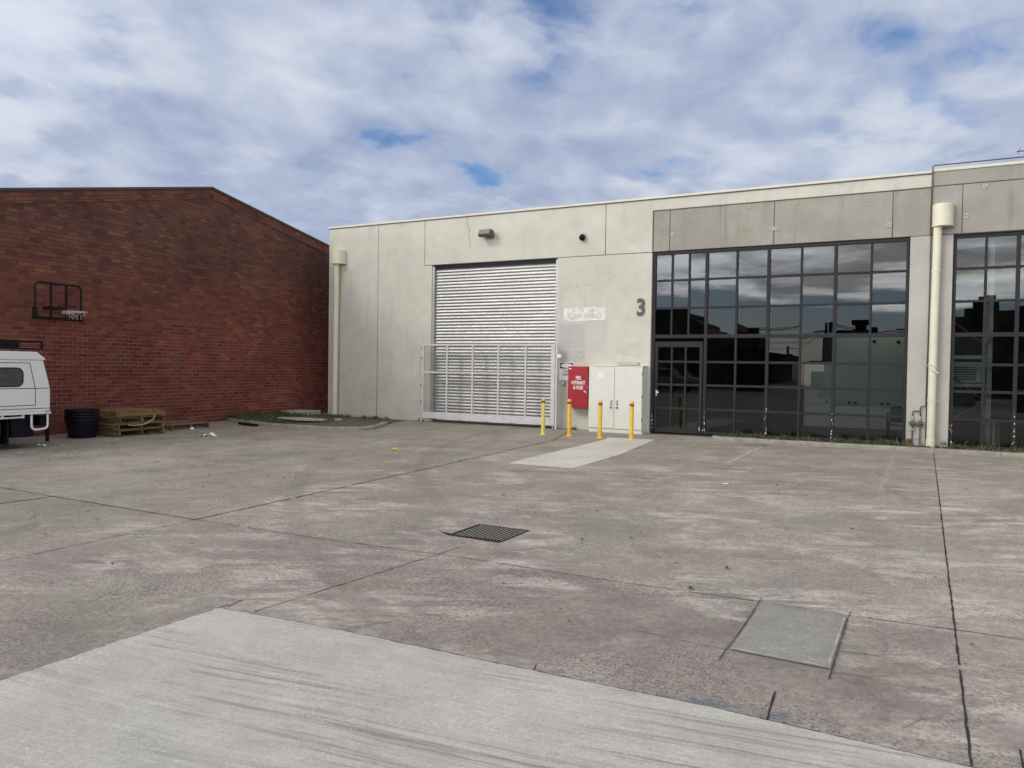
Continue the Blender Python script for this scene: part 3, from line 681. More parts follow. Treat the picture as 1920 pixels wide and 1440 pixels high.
# ------------------------------------------------------------------ window walls
ROWS = [(3.665, .05), (3.005, .05), (2.335, .085), (1.735, .055), (1.19, .055), (.63, .055)]
def glazing(par, x0, x1, z0, z1, cols, door=None, y=FY + .055):
    fr = MB(); d = .075
    fr.box(x0, x0 + .065, y, y + d, z0, z1); fr.box(x1 - .065, x1, y, y + d, z0, z1)
    fr.box(x0 + .065, x1 - .065, y + .002, y + d, z1 - .07, z1); 
    fr.box((door[1] if door else x0 + .065), x1 - .065, y + .002, y + d, z0, z0 + .06)
    for x, wd, major in cols:
        zb = z0 + .06
        if door and door[0] < x < door[1] - .001: zb = 2.335
        fr.box(x - wd/2, x + wd/2, y + (.001 if major else .012), y + d, zb, z1 - .07)
    for z, h_ in ROWS:
        xa = door[1] if door and z < 2.3 else x0 + .065
        fr.box(xa, x1 - .065, y + (.006 if h_ > .07 else .016), y + d - .004, z - h_/2, z + h_/2)
    pk_ = MB()
    for x in [c[0] for c in cols if c[2]] + [x0 + .03]:
        for _ in range(9):
            z = .1 + abs(random.gauss(0, .28)); xx = x + random.uniform(-.025, .025); q = random.uniform(.004, .011)
            pk_.add([(xx + q * cos(k), y - .0015, z + q * 1.8 * sin(k)) for k in (0, 1.3, 2.6, 4., 5.2)], [(4, 3, 2, 1, 0)])
    w_ = fr.build('window', M['frame'], par, smooth=0, bevel=.003, seg=1)
    xs = [x0 + .05] + [c[0] for c in cols] + [x1 - .05]; zs = sorted([z0 + .03, z1 - .05] + [r[0] for r in ROWS])
    gm = MB()
    for xa, xb in zip(xs[:-1], xs[1:]):
        for za, zb in zip(zs[:-1], zs[1:]):
            if door and xb <= door[1] + .03 and zb < 2.4: continue
            e = [random.gauss(0, .0020) * (xb - xa) for _ in range(2)]; f = [random.gauss(0, .0020) * (zb - za) for _ in range(2)]
            yy = y + .045
            gm.quad((xa, yy - e[0] - f[0], za), (xb, yy + e[0] - f[0], za), (xb, yy + e[0] + f[0], zb), (xa, yy - e[0] + f[0], zb))
    gm.build('glass', M['glass'], w_, smooth=0); kind(pk_.build('flaking_paint', M['paper'], w_, smooth=0), 'stuff')
    return w_
cols3 = [(-5.325, .045, 0), (-4.915, .045, 0), (-4.505, .07, 1), (-3.815, .05, 0), (-3.12, .07, 1), (-2.425, .05, 0), (-1.73, .07, 1), (-1.03, .05, 0)]
glazing(cb, -5.785, -.315, .05, 4.345, cols3, (-5.72, -4.54))
# glazed entrance door in the first bay
def door(par, x0, x1, z1, y):
    f = MB(); st = .07
    f.box(x0, x0 + st, y, y + .055, .05, z1); f.box(x1 - st, x1, y, y + .055, .05, z1)
    f.box(x0 + st, x1 - st, y + .001, y + .055, z1 - .13, z1); f.box(x0 + st, x1 - st, y + .001, y + .055, .05, .17)
    xs = [x0 + st, x0 + st + (x1 - x0 - 2*st) / 3, x0 + st + 2 * (x1 - x0 - 2*st) / 3, x1 - st]
    for x in xs[1:-1]: f.box(x - .022, x + .022, y + .008, y + .05, .17, z1 - .13)
    for z in (1.735, 1.19, .63): f.box(xs[0], xs[-1], y + .012, y + .046, z - .025, z + .025)
    o = f.build('door', M['frame'], par, smooth=0, bevel=.003, seg=1)
    gm = MB(); zs = [.16, .63, 1.19, 1.735, z1 - .12]
    for xa, xb in zip(xs[:-1], xs[1:]):
        for za, zb in zip(zs[:-1], zs[1:]):
            e = random.gauss(0, .0008); yy = y + .03
            gm.quad((xa, yy - e, za), (xb, yy + e, za), (xb, yy + e, zb), (xa, yy - e, zb))
    gm.build('glass', M['glass'], o, smooth=0)
    h_ = MB(); h_.tube([(x0 + .05, y - .002, 1.0), (x0 + .05, y - .04, 1.0), (x0 + .12, y - .045, 1.0)], .008, 8); h_.box(x0 + .03, x0 + .07, y - .006, y - .001, .92, 1.06)
    h_.build('handle', M['brass'], o)
    hb = MB(); hb.box(x1 - .055, x1 - .03, y - .02, y - .001, .12, .22); hb.build('floor_bolt', M['brass'], o)
door(cb, -5.70, -4.56, 2.21, FY + .045)

# ------------------------------------------------------------------ neighbouring unit on the right
nb = thing('concrete_building', 'bare grey concrete unit at the right edge with its own tall dark window grid', 'building', (4., FY, 0))
panel('pier_panel', 'pier', [(.068, 0), (.458, 0), (.458, 4.348), (.068, 4.348)], par=nb)
hx = [.068, .60, 3.0, 5.4, 6.6]
for a, b_ in zip(hx[:-1], hx[1:]): panel('fascia_panel', 'grey2', [(a + (.006 if a > .1 else 0), 4.36), (b_ - .006, 4.36), (b_ - .006, 5.335), (a + (.006 if a > .1 else 0), 5.335)], par=nb)
panel('parapet_panel', 'grey', [(.068, 5.347), (6.594, 5.347), (6.594, 5.63), (.068, 5.63)], FY - .012, par=nb)
panel('wall_panel', 'grey2', [(6.25, 0), (9.5, 0), (9.5, 4.348), (6.25, 4.348)], par=nb)
panel('wall_panel', 'grey2', [(6.606, 4.36), (9.5, 4.36), (9.5, 5.63), (6.606, 5.63)], par=nb)
js = MB(); MB().box(.0525, .0675, FY + .02, FY + .15, 0, 5.6).build('joint_seal', M['seal'], nb, smooth=0); MB().box(.068, 6.6, FY + .012, FY + .15, 5.336, 5.346).build('joint_seal', M['seal'], nb, smooth=0)
for x in hx[1:]: js.box(x - .006, x + .006, FY + .014, FY + .149, 4.35, 5.6)
js.box(.068, 9.5, FY + .015, FY + .148, 4.349, 4.359); build_boxes(js, 'joint_seal', M['seal'], nb, smooth=0)
MB().box(.068, 9.52, FY - .03, FY + .24, 5.631, 5.69).build('coping', M['cap'], nb, smooth=0, bevel=.006, seg=1)
plate(.665, 4.70, .09, .10, (0.,), nb, FY); plate(.98, 5.255, .09, .09, (0.,), nb, FY); plate(2.2, 5.255, .09, .09, (0.,), nb, FY)
cols4 = [(1.035, .05, 0), (1.575, .07, 1), (2.10, .05, 0), (2.64, .07, 1), (3.18, .05, 0), (3.72, .07, 1), (4.26, .05, 0), (4.8, .07, 1), (5.5, .05, 0)]
glazing(nb, .462, 6.245, .05, 4.345, cols4)
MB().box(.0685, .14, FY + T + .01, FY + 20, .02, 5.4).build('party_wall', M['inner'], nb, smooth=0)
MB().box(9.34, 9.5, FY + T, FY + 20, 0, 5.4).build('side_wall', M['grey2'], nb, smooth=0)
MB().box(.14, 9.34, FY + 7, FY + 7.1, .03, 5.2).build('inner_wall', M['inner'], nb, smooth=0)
MB().box(.14, 9.34, FY + T + .01, FY + 20, 5.2, 5.26).build('roof', M['tin'], nb, smooth=0)
MB().box(.14, 9.34, FY + T + .01, FY + 20, .006, .03).build('floor', M['floorint'], nb, smooth=0)

# things standing inside, seen through the glass
rk = thing('storage_rack', 'steel storage rack frame with diagonal braces standing behind the right hand window', 'rack', (.8, 18.9, .03))
MB().box(1.14, 1.22, 18.55, 18.63, .03, 4.6).build('upright', M['galv'], rk, smooth=0); MB().box(.24, .32, 18.55, 18.63, .03, 4.6).build('upright', M['galv'], rk, smooth=0)
MB().box(1.14, 1.22, 19.5, 19.58, .03, 4.6).build('upright', M['galv'], rk, smooth=0)
for za, zb in ((3.6, 3.0), (2.72, 2.1), (1.6, .95), (.55, .98)): MB().tube([(.34, 18.59, za + (za - zb) * .1), (1.14, 18.59, zb)], .022, 6).build('brace', M['galv'], rk)
for z in (3.45, 1.86, 1.28): MB().box(.32, 1.14, 18.56, 18.62, z, z + .07).build('beam', M['galv'], rk, smooth=0)
ac = thing('air_conditioner', 'pale louvred air conditioner box sitting on the storage rack shelf', 'air conditioner', (.73, 18.9, 1.36))
MB().box(.34, 1.12, 18.64, 19.1, 1.36, 1.80).build('casing', M['galv'], ac, bevel=.01)
lv = MB()
for k in range(7): lv.box(.42, .95, 18.625, 18.638, 1.42 + k * .05, 1.445 + k * .05)
lv.build('louvre', M['dgrey'], ac, smooth=0)
bx = thing('cardboard_box', 'tall brown cardboard carton on the floor behind the right hand window', 'box', (1.27, 18.75, .03))
MB().box(1.17, 1.40, 18.6, 18.9, .031, .60).build('carton', M['card'], bx, bevel=.004, seg=1); MB().box(1.265, 1.305, 18.597, 18.599, .1, .59).build('tape', M['paper'], bx, smooth=0)
ch = thing('chair', 'black plastic armchair standing inside behind the dark glass beside the pier', 'chair', (-.42, 18.6, .03))
MB().grid(lambda u, v: (-.66 + .46 * u, 18.4 + .42 * v, .44 - .03 * sin(PI * u)), 6, 6).build('seat', M['black'], ch)
MB().grid(lambda u, v: (-.64 + .42 * u + .0, 18.84 + .08 * v + .03 * sin(PI * u), .46 + .36 * v - .04 * (2*u-1)**2 * v), 8, 5).build('backrest', M['black'], ch)
for x, y in ((-.66, 18.4), (-.2, 18.4), (-.66, 18.82), (-.2, 18.82)): MB().tube([(x, y, .46), (x + (-.02 if x < -.4 else .02), y, .031)], [.03, .022], 8).build('leg', M['black'], ch)
for x in (-.67, -.19): MB().tube([(x, 18.38, .44), (x, 18.38, .66), (x, 18.5, .69), (x, 18.84, .68)], .024, 8).build('armrest', M['black'], ch)

# ------------------------------------------------------------------ steel gate in front of the shutter
GY = 17.66
ga = thing('mesh_gate', 'light grey steel mesh gate closed across the lower half of the roller door', 'gate', (-10.2, GY, 0))
f = MB(); x0, x1, zb, zt = -12.235, -8.20, .115, 2.155
f.box(x0, x0 + .05, GY - .025, GY + .025, zb, zt); f.box(x0 + .05, x1 - .11, GY - .026, GY + .024, zt - .05, zt); f.box(x1 - .11, x1, GY - .025, GY + .025, zb, zt)
f.build('frame', M['gatep'], ga, smooth=0, bevel=.004, seg=1)
MB().box(x0 + .05, x1 - .11, GY - .032, GY + .02, zb, .285).build('bottom_rail', M['gatep'], ga, smooth=0, bevel=.004, seg=1)
MB().box(x0 + .05, x1 - .11, GY - .022, GY + .018, 1.352, 1.398).build('middle_rail', M['gatep'], ga, smooth=0, bevel=.003, seg=1)
for x in (-11.425, -10.62, -9.83, -9.03): MB().box(x - .024, x + .024, GY - .027, GY + .017, .285, zt - .05).build('upright', M['gatep'], ga, smooth=0, bevel=.003, seg=1)
me_ = MB(); r_ = .0017
k = x0 + .08
while k < x1 - .11: me_.box(k - r_, k + r_, GY + .0235, GY + .0265, .26, zt - .03); k += .05
k = .31
while k < zt - .04: me_.box(x0 + .03, x1 - .08, GY + .0268, GY + .0298, k - r_, k + r_); k += .05
me_.build('wire_mesh', M['gatewire'], ga, smooth=0)
MB().tube([(x0 - .045, GY + .02, 0), (x0 - .045, GY + .02, 2.16)], .022, 10).build('hinge_post', M['gatep'], ga)
for z in (.55, 1.0, 1.75, 2.03): MB().box(x0 - .07, x0 + .003, GY - .03, GY + .03, z, z + .06).build('hinge', M['galv'], ga, bevel=.004, seg=1)
MB().box(x1 + .012, x1 + .062, GY - .02, GY + .04, 0, 2.2).build('latch_post', M['gatep'], ga, smooth=0, bevel=.004, seg=1)
MB().box(x1 + .064, x1 + .16, GY - .03, GY + .05, 1.80, 1.89).build('lock_box', M['white'], ga, bevel=.006)
MB().tube([(x1 - .05, GY, .115), (x1 - .05, GY, .012)], .014, 8).build('drop_bolt', M['gatep'], ga)

# ------------------------------------------------------------------ bollards
bo0 = thing('bollard', 'faded lemon yellow bollard standing in front of the gate end', 'bollard', (-7.745, 16.07, 0), group='yellow bollards guarding the cabinets')
MB().lathe([(.0, 0), (.048, 0), (.046, .05), (.0455, .735), (.0455, .74)], 20).build('post', M['yellow2'], bo0, world=False)
MB().lathe([(.0462, .738), (.048, .739), (.048, .781), (.0462, .782)], 20).build('reflective_band', M['band'], bo0, world=False)
MB().lathe([(.0455, .782), (.047, .80), (.043, .828), (.028, .842), (0, .845)], 20).build('cap', M['orange'], bo0, world=False)
MB().lathe([(.0, .004), (.085, .004), (.08, .012), (.05, .014)], 16).build('base_plate', M['yellow2'], bo0, world=False)
for (x, y), lab, tilt in (((-7.085, 16.07), 'golden yellow bollard standing in front of the red fire cabinet', -.006), ((-6.315, 16.0), 'golden yellow bollard standing in front of the left door of the grey cabinet', .004), ((-5.605, 16.06), 'golden yellow bollard standing in front of the right door of the grey cabinet', .002)):
    o = copy_tree(bo0); o.location = (x, y, 0); o['label'] = lab; o.rotation_euler = (tilt, tilt, .5)
    for ch_ in o.children:
        if ch_.data.materials[0] == M['yellow2']: ch_.data = ch_.data.copy(); ch_.data.materials[0] = M['yellow']

# ------------------------------------------------------------------ electrical cabinet
ec = thing('electrical_cabinet', 'pale grey two door steel electrical cabinet standing against the wall under the number', 'cabinet', (-6.55, 17.73, 0))
CY = 17.56
MB().box(-7.245, -5.875, CY + .018, FY - .004, .09, 1.60).build('cabinet_body', M['cab'], ec, smooth=0, bevel=.006)
MB().box(-7.235, -5.885, CY + .03, FY - .01, 0, .0895).build('plinth', M['cab'], ec, smooth=0)
MB().box(-7.262, -5.858, CY + .004, FY - .003, 1.602, 1.625).build('lid', M['cab'], ec, smooth=0, bevel=.005)
for (a, b_), hx_ in (((-7.235, -6.578), -6.65), ((-6.568, -5.885), -6.50)):
    d = MB().box(a, b_, CY - .002, CY + .0165, .105, 1.585).build('door', M['cab'], ec, smooth=0, bevel=.006)
    h_ = MB(); h_.box(hx_ - .018, hx_ + .018, CY - .02, CY - .0025, .66, .80); h_.box(hx_ - .012, hx_ + .012, CY - .04, CY - .021, .68, .79); h_.lathe([(0, -.03), (.028, -.03), (.028, -.003)], 12, (hx_, CY, .61), axis='y')
    h_.build('handle', M['galv'], d, bevel=.003, seg=1)
    lk = MB().box(hx_ - .012, hx_ + .012, CY - .045, CY - .031, .60, .63).build('lock', M['black'], d)
for z in (.3, .85, 1.4): MB().box(-5.884, -5.866, CY - .008, CY + .02, z, z + .07).build('hinge', M['dgrey'], ec)
MB().box(-7.0, -6.85, CY - .0045, CY - .0025, 1.33, 1.44).build('sticker', M['white'], ec, smooth=0)
MB().box(-6.33, -6.12, CY - .0045, CY - .0025, 1.43, 1.455).build('sticker', plain('cream_label', (.75, .72, .55), .6), ec, smooth=0)
for z in (.25, 1.25): MB().box(-5.8745, -5.872, 17.69, 17.745, z, z + .17).build('side_latch', M['white'], ec, smooth=0)
cd = thing('cable_duct', 'short grey cable duct fixed to the wall just above the grey cabinet', 'cable duct', (-6.3, 17.86, 1.66))
MB().box(-6.62, -6.08, FY - .06, FY - .003, 1.64, 1.715).build('duct', M['cream2'], cd, bevel=.004, seg=1); MB().box(-6.6, -6.1, FY - .064, FY - .0605, 1.695, 1.712).build('duct_lid', M['galv'], cd)

# ------------------------------------------------------------------ red hydrant cabinet
hc = thing('hydrant_cabinet', 'red steel fire hydrant and hose cabinet hung on the wall beside the grey cabinet', 'cabinet', (-7.55, 17.74, .57))
HY = 17.62
MB().box(-7.83, -7.285, HY + .012, FY - .004, .57, 1.595).build('cabinet_body', M['red'], hc, smooth=0, bevel=.006)
hd = MB().box(-7.825, -7.29, HY, HY + .0115, .625, 1.59).build('door', M['red'], hc, smooth=0, bevel=.005)
for s2, z in (('FIRE', 1.305), ('HYDRANT', 1.185), ('& HOSE', 1.065)): text_mesh('lettering', s2, .125, M['white'], hd, (-7.545, HY - .004, z), .0028, .62)
ar = MB(); ar.add([(-7.41, HY - .003, .975), (-7.36, HY - .003, 1.0), (-7.355, HY - .003, .985), (-7.33, HY - .003, .94), (-7.345, HY - .003, .935), (-7.375, HY - .003, .972)], [(0, 5, 4, 3, 2, 1)]); ar.build('arrow_mark', M['white'], hd, smooth=0)
MB().box(-7.80, -7.74, HY - .003, HY - .0005, 1.52, 1.545).build('sticker', M['white'], hd, smooth=0)
MB().box(-7.315, -7.3, HY - .02, HY - .001, 1.05, 1.12).build('handle', M['galv'], hd)

# ------------------------------------------------------------------ signs, number, small fittings on the wall
nm = text_mesh('building_number', '3', .56, M['numb'], None, (-6.055, FY - .014, 3.02), .016, .86, .012); tag(nm, 'large charcoal numeral three mounted on the cream wall above the grey cabinet', 'number')
ps = thing('painted_sign', 'white painted over name panel with ghosted lettering high on the cream wall', 'sign', (-7.53, FY - .006, 2.73))
def mat_oldsign():
    m, t, b = material('scuffed_white_sign'); P = t.pos(); n = t.noise(P, 11, 6, .7)
    t.put(b.inputs['Base Color'], t.mix(t.mapr(n, .38, .62), (.62, .61, .56), (.80, .79, .74))); b.inputs['Roughness'].default_value = .7; return m
pts = [(-8.09, 2.78), (-7.92, 2.73), (-7.0, 2.745), (-6.965, 2.75), (-6.96, 3.05), (-7.3, 3.075), (-7.8, 3.055), (-8.09, 3.05)]
MB().prism(pts, 'y', FY - .006, FY - .001).build('panel', mat_oldsign(), ps, smooth=0)
gl_ = plain('ghost_letter_grey', (.47, .46, .42), .8, 0, .25, 18.)
text_mesh('lettering', 'IQAN  EIVING', .20, gl_, ps, (-7.53, FY - .0075, 2.845), .002, .72, .0006); text_mesh('lettering', 'A  T I   UN I', .15, gl_, ps, (-7.5, FY - .0075, 2.99), .001, .9, .0006)
wsn = thing('warning_sign', 'black and white warning sign half hidden behind the red cabinet', 'sign', (-8.0, FY - .005, 1.25))
MB().box(-8.185, -7.80, FY - .006, FY - .002, 1.24, 1.70).build('board', M['white'], wsn, smooth=0, bevel=.002, seg=1)
MB().box(-8.17, -7.815, FY - .0085, FY - .0065, 1.535, 1.68).build('header', M['black'], wsn, smooth=0)
e_ = MB(); e_.add([(-7.99 + .16 * cos(k * PI / 12), FY - .0105, 1.608 + .058 * sin(k * PI / 12)) for k in range(24)], [tuple(range(24))]); e_.build('ellipse', M['white'], wsn, smooth=0)
text_mesh('lettering', 'FOR', .085, M['dgrey'], wsn, (-7.99, FY - .008, 1.46), .001, .9); text_mesh('lettering', 'OPEN', .085, M['dgrey'], wsn, (-7.99, FY - .008, 1.375), .001, .9)
sb = thing('switch_box', 'small grey push button box on the wall left of the red cabinet', 'switch', (-8.05, FY - .03, 1.12))
MB().box(-8.085, -8.02, FY - .05, FY - .002, 1.105, 1.215).build('casing', M['reg'], sb, bevel=.006); MB().box(-8.075, -8.038, FY - .056, FY - .0505, 1.125, 1.205).build('button', M['white'], sb, bevel=.002, seg=1)

fl = thing('floodlight', 'dark grey rectangular floodlight mounted on the lintel above the roller door', 'light', (-10.3, FY, 5.05))
MB().box(-10.36, -10.2, FY - .05, FY - .002, 5.0, 5.16).build('bracket', M['dgrey'], fl, bevel=.005)
hs = MB(); 
def fp(u, v, w): return (-10.53 + .40 * u + .05 * w, FY - .36 + .31 * w - .05 * v, 4.955 + .17 * v + .10 * w * (1 - .2 * v) + .02 * u)
hs.add([fp(0,0,0), fp(1,0,0), fp(1,1,0), fp(0,1,0), fp(.1,.25,1), fp(.9,.25,1), fp(.9,.95,1), fp(.1,.95,1)], [(0,3,2,1),(4,5,6,7),(0,1,5,4),(1,2,6,5),(2,3,7,6),(3,0,4,7)])
hs = MB(); dpt = [(0, .01), (-.22, -.01), (-.255, .05), (-.185, .19), (-.03, .17)]     # side profile (out from the wall, up)
hs.prism([(FY - .04 + a, 4.99 + b_) for a, b_ in dpt], 'x', -10.49, -10.13); hs.build('housing', M['dgrey'], fl, smooth=0, bevel=.012)
ln_ = MB(); a0, b0 = (FY - .04 - .249, 4.99 + .062), (FY - .04 - .191, 4.99 + .178)
nx = Vector((-(b0[1]-a0[1]), b0[0]-a0[0])).normalized() * .004
ln_.quad((-10.465, a0[0] + nx.x, a0[1] + nx.y), (-10.155, a0[0] + nx.x, a0[1] + nx.y), (-10.155, b0[0] + nx.x, b0[1] + nx.y), (-10.465, b0[0] + nx.x, b0[1] + nx.y)); ln_.build('lens', plain('dusty_lamp_glass', (.17, .17, .165), .25), fl, smooth=0)
sc_ = thing('security_camera', 'small black dome security camera on the lintel right of the floodlight', 'camera', (-7.6, FY, 4.8))
MB().lathe([(0, -.05), (.085, -.05), (.095, -.03), (.095, -.002)], 20, (-7.6, FY, 4.84), axis='y').build('mount', M['cream2'], sc_)
MB().lathe([(.082 * cos(a * PI / 16), -.05 - .10 * sin(a * PI / 16)) for a in range(9)], 20, (-7.6, FY, 4.81), axis='y').build('dome', M['black'], sc_)

# ------------------------------------------------------------------ downpipes
def rainhead(mb, x, w_, z0, z1, dep):
    K = 16; pr = [(x + w_/2 * cos(PI * k / K), FY - .004 - dep * (sin(PI * k / K) ** .8)) for k in range(K + 1)]
    pr = [(a, b_) for a, b_ in pr][::-1]
    mb.prism(pr, 'z', z0, z1)
def downpipe(label, hx, hw, z0, z1, px, r_, py, clips, zb=.03):
    d = thing('downpipe', label, 'downpipe', (px, py, 0), group='cream downpipes on the concrete front')
    h_ = MB(); rainhead(h_, hx, hw, z0, z1, .26); h_.build('rain_head', M['pipe'], d, smooth=40, bevel=.008)
    rl = MB(); rainhead(rl, hx, hw + .02, z0 - .012, z0 + .01, .27); rl.build('rain_head_lip', M['pipe'], d, smooth=40)
    MB().tube([(px, py, z0 - .008), (px - .02, py, 2.4), (px - .03, py, zb)], r_, 20).build('pipe', M['pipe'], d)
    for z in clips:
        xx = px - .03 * (z0 - z) / z0
        c = MB(); c.lathe([(r_ + .001, z - .02), (r_ + .009, z - .02), (r_ + .009, z + .02), (r_ + .001, z + .02)], 20, (xx, py, 0)); c.box(xx - r_ - .03, xx + r_ + .03, FY - .02, FY - .003, z - .015, z + .015)
        c.build('clip', M['pipe'], d)
    MB().lathe([(r_ + .0005, 0), (r_ + .012, 0), (r_ + .012, .16), (r_ + .0005, .17)], 20, (px - .03, py, zb - .02)).build('shoe', M['pipe'], d)
    return d
downpipe('cream downpipe with rain head at the far left corner of the concrete building', -15.395, .43, 4.54, 4.94, -15.445, .085, 17.79, (3.4, 2.0, .6))
dp = downpipe('cream downpipe with rain head between the two dark window grids', .262, .385, 4.515, 4.95, .175, .077, 17.795, (3.62, 1.0), .06)
tp = MB(); cx, cy = .155, 17.795
tp.tube([(cx + .088 * cos(a), cy + .088 * sin(a), 1.66 - .0 + .07 * cos(a + 2.3)) for a in [2*PI*k/24 for k in range(24)]], .014, 8, closed=True)
tp.tube([(cx + .085 * cos(-2.6), cy + .085 * sin(-2.6), 1.70), (cx - .02, cy - .09, 1.63), (cx + .10, cy - .10, 1.55)], .014, 8)
tag(tp.build('tie', M['pipe']), 'white tape tied round the downpipe between the windows at head height', 'tie')

# gas pipe running up the joint, with two regulators
gp = thing('gas_pipe', 'thin dark gas pipe climbing the wall joint with two round regulators near the ground', 'pipe', (.0, FY - .03, 0))
gy = FY - .035
MB().tube([(.06, gy, 5.74), (.06, gy, 3.), (.045, gy, .9), (.04, gy, .875), (-.03, gy, .87), (-.05, gy, .855), (-.05, gy, .78), (-.05, gy, .62)], .011, 8).build('riser', M['copper'], gp)
MB().tube([(.06, gy, 5.73), (.09, gy, 5.755), (2.5, gy, 5.76), (9.4, gy, 5.77)], .012, 8).build('roof_run', M['copper'], gp)
MB().tube([(-.05, gy, .77), (-.17, gy, .77), (-.19, gy, .755), (-.19, gy, .62)], .011, 8).build('branch', M['copper'], gp)
for x in (-.19, -.05):
    MB().lathe([(.0, .0), (.016, .0), (.02, .03), (.012, .05)], 10, (x, gy, .61)).build('union', M['brass'], gp)
    rg = MB(); rg.lathe([(0, -.085), (.03, -.085), (.04, -.06), (.062, -.055), (.064, -.02), (.05, -.01), (.02, 0)], 20, (x, FY - .02, .52), axis='y'); rg.build('regulator', M['reg'], gp)
    MB().tube([(x, gy, .46), (x, gy, .04)], .011, 8).build('outlet_pipe', M['copper'] if x < -.1 else M['reg'], gp)
MB().box(-.225, -.16, FY - .07, FY - .02, .37, .41).build('valve', M['brass'], gp, bevel=.006); MB().tube([(-.05, gy, .22), (-.14, gy, .22)], .009, 6).build('valve_lever', M['brass'], gp)
for x, lab, m_ in ((-.245, 'rusty brown wall vent at the foot of the pier left of the downpipe', 'rust'), (.375, 'pale wall vent at the foot of the pier right of the downpipe', 'stone')):
    v = thing('wall_vent', lab, 'vent', (x, FY, .05), group='vents at the foot of the pier')
    MB().box(x - .062, x + .062, FY - .018, FY - .002, .05, .2).build('vent_face', M[m_], v, bevel=.004, seg=1)
    sl_ = MB()
    for k in range(4): sl_.box(x - .045 + k * .026, x - .032 + k * .026, FY - .0195, FY - .0182, .095, .165)
    sl_.build('painted_slot', M['drk'], v, smooth=0)  # black strips on the face, painted in for the dark of the openings
# aerial on the roof of the right hand unit, only its tip in view
an = thing('antenna', 'grey roof aerial whose boom tip shows at the right edge above the parapet', 'antenna', (2.45, 19.5, 5.26))
MB().tube([(2.45, 19.5, 5.26), (2.45, 19.5, 6.32)], .02, 8).build('mast', M['galv'], an)
MB().tube([(1.62, 19.5, 6.27), (3.1, 19.5, 6.27)], .012, 6).build('boom', M['dgrey'], an)
for k in range(6): MB().tube([(1.66 + .25 * k, 19.2 - .03 * k, 6.285), (1.66 + .25 * k, 19.8 + .03 * k, 6.285)], .007, 6).build('element', M['galv'], an)

# ------------------------------------------------------------------ kerb and bed under the window
def kerb_mesh(path, w_, h_, inset=.02, wob=.006):
    P = [Vector(p) for p in path]; mb = MB(); rows = []
    for i, p in enumerate(P):
        d = (P[min(i+1, len(P)-1)] - P[max(i-1, 0)]).normalized(); n = Vector((-d.y, d.x))
        j = random.uniform(-wob, wob); hh = h_ + random.uniform(-wob, wob) * .6
        row = []
        for a, z in ((0, -.02), (.006, hh - .03), (.012 + inset * .4, hh - .008), (inset + .02, hh), (w_ - .02, hh), (w_, hh - .01), (w_, -.02)):
            q = p + n * (a + j); row.append((q.x, q.y, z))
        rows.append(row)
    K = len(rows[0]); vs = [v for r in rows for v in r]
    fs = [(i*K+k, (i+1)*K+k, (i+1)*K+k+1, i*K+k+1) for i in range(len(rows)-1) for k in range(K-1)]
    fs += [tuple(range(K)), tuple((len(rows)-1)*K + k for k in range(K-1, -1, -1))]
    mb.add(vs, fs); return mb
pk = [(-4.16, 17.40), (-4.15, 17.22), (-4.07, 17.12), (-3.9, 17.07)] + [(-3.9 + .3 * k, 17.07 + .0026 * k * .3) for k in range(1, 55)]
kr = thing('kerb', 'grey concrete kerb edging the weedy bed below the dark windows', 'kerb', (-1., 17.1, 0))
kerb_mesh(pk, .15, .088).build('kerb_stone', M['kerb'], kr, smooth=50)
kj = MB()
for x in (-2.9, -1.6, -.2, .21, 1.3, 2.7): yk = 17.07 + .0026 * (x + 3.9); kj.box(x - .002, x + .002, yk + .004, yk + .14, 0, .0875)
build_boxes(kj, 'kerb_joint', M['joint'], kr, smooth=0)
so_ = MB(); so_.grid(lambda u, v: (-4.05 + 13.5 * u, 17.2 + .72 * v, .055 + .02 * sin(23 * u) * sin(7 * v + 3 * u)), 90, 5); kind(so_.build('soil', M['soil']), 'structure')
def blades(n, place, hmin, hmax, wid, lean=.5):
    mb = MB()
    for _ in range(n):
        p = place()
        if p is None: continue
        x, y, z, hs_ = p; h_ = random.uniform(hmin, hmax) * hs_; a = random.uniform(0, 2*PI); w2 = wid * random.uniform(.6, 1.3)
        dx, dy = cos(a) * w2, sin(a) * w2; b_ = random.uniform(0, 2*PI); lx, ly = cos(b_) * h_ * lean * random.random(), sin(b_) * h_ * lean * random.random()
        mb.add([(x-dx, y-dy, z), (x+dx, y+dy, z), (x+dx*.7+lx*.45, y+dy*.7+ly*.45, z+h_*.6), (x-dx*.7+lx*.45, y-dy*.7+ly*.45, z+h_*.6), (x+lx*1.2, y+ly*1.2, z+h_)], [(0,1,2,3), (3,2,4)])
    return mb
tuft = [(-3.6, 17.45), (-3.2, 17.5), (-2.6, 17.4), (-2.2, 17.45), (-1.55, 17.5), (-1.45, 17.35), (-1.1, 17.4), (-.75, 17.5), (-.6, 17.4), (-.55, 17.5), (-.35, 17.55), (.6, 17.5), (1.1, 17.4), (1.6, 17.5)]
def wp():
    if random.random() < .72:
        c = random.choice(tuft); return (c[0] + random.gauss(0, .09), min(17.86, c[1] + random.gauss(0, .06)), .05, random.uniform(.5, 1.4))
    return (random.uniform(-4., 6.), random.uniform(17.25, 17.84), .05, random.uniform(.3, .8))
kind(blades(2600, wp, .03, .16, .008, .9).build('weeds', M['weed'], smooth=0), 'stuff')
def lp():
    return (random.uniform(-3.9, 3.), random.uniform(17.22, 17.8), .06, 1)
lv = MB()
for _ in range(420):
    x, y, z, _k = lp(); s_ = random.uniform(.012, .04); a = random.uniform(0, 2*PI)
    lv.add([(x + s_*cos(a+q), y + s_*.6*sin(a+q), z + random.uniform(0, .035)) for q in (0, 1.6, 3.1, 4.6)], [(0, 1, 2, 3)])
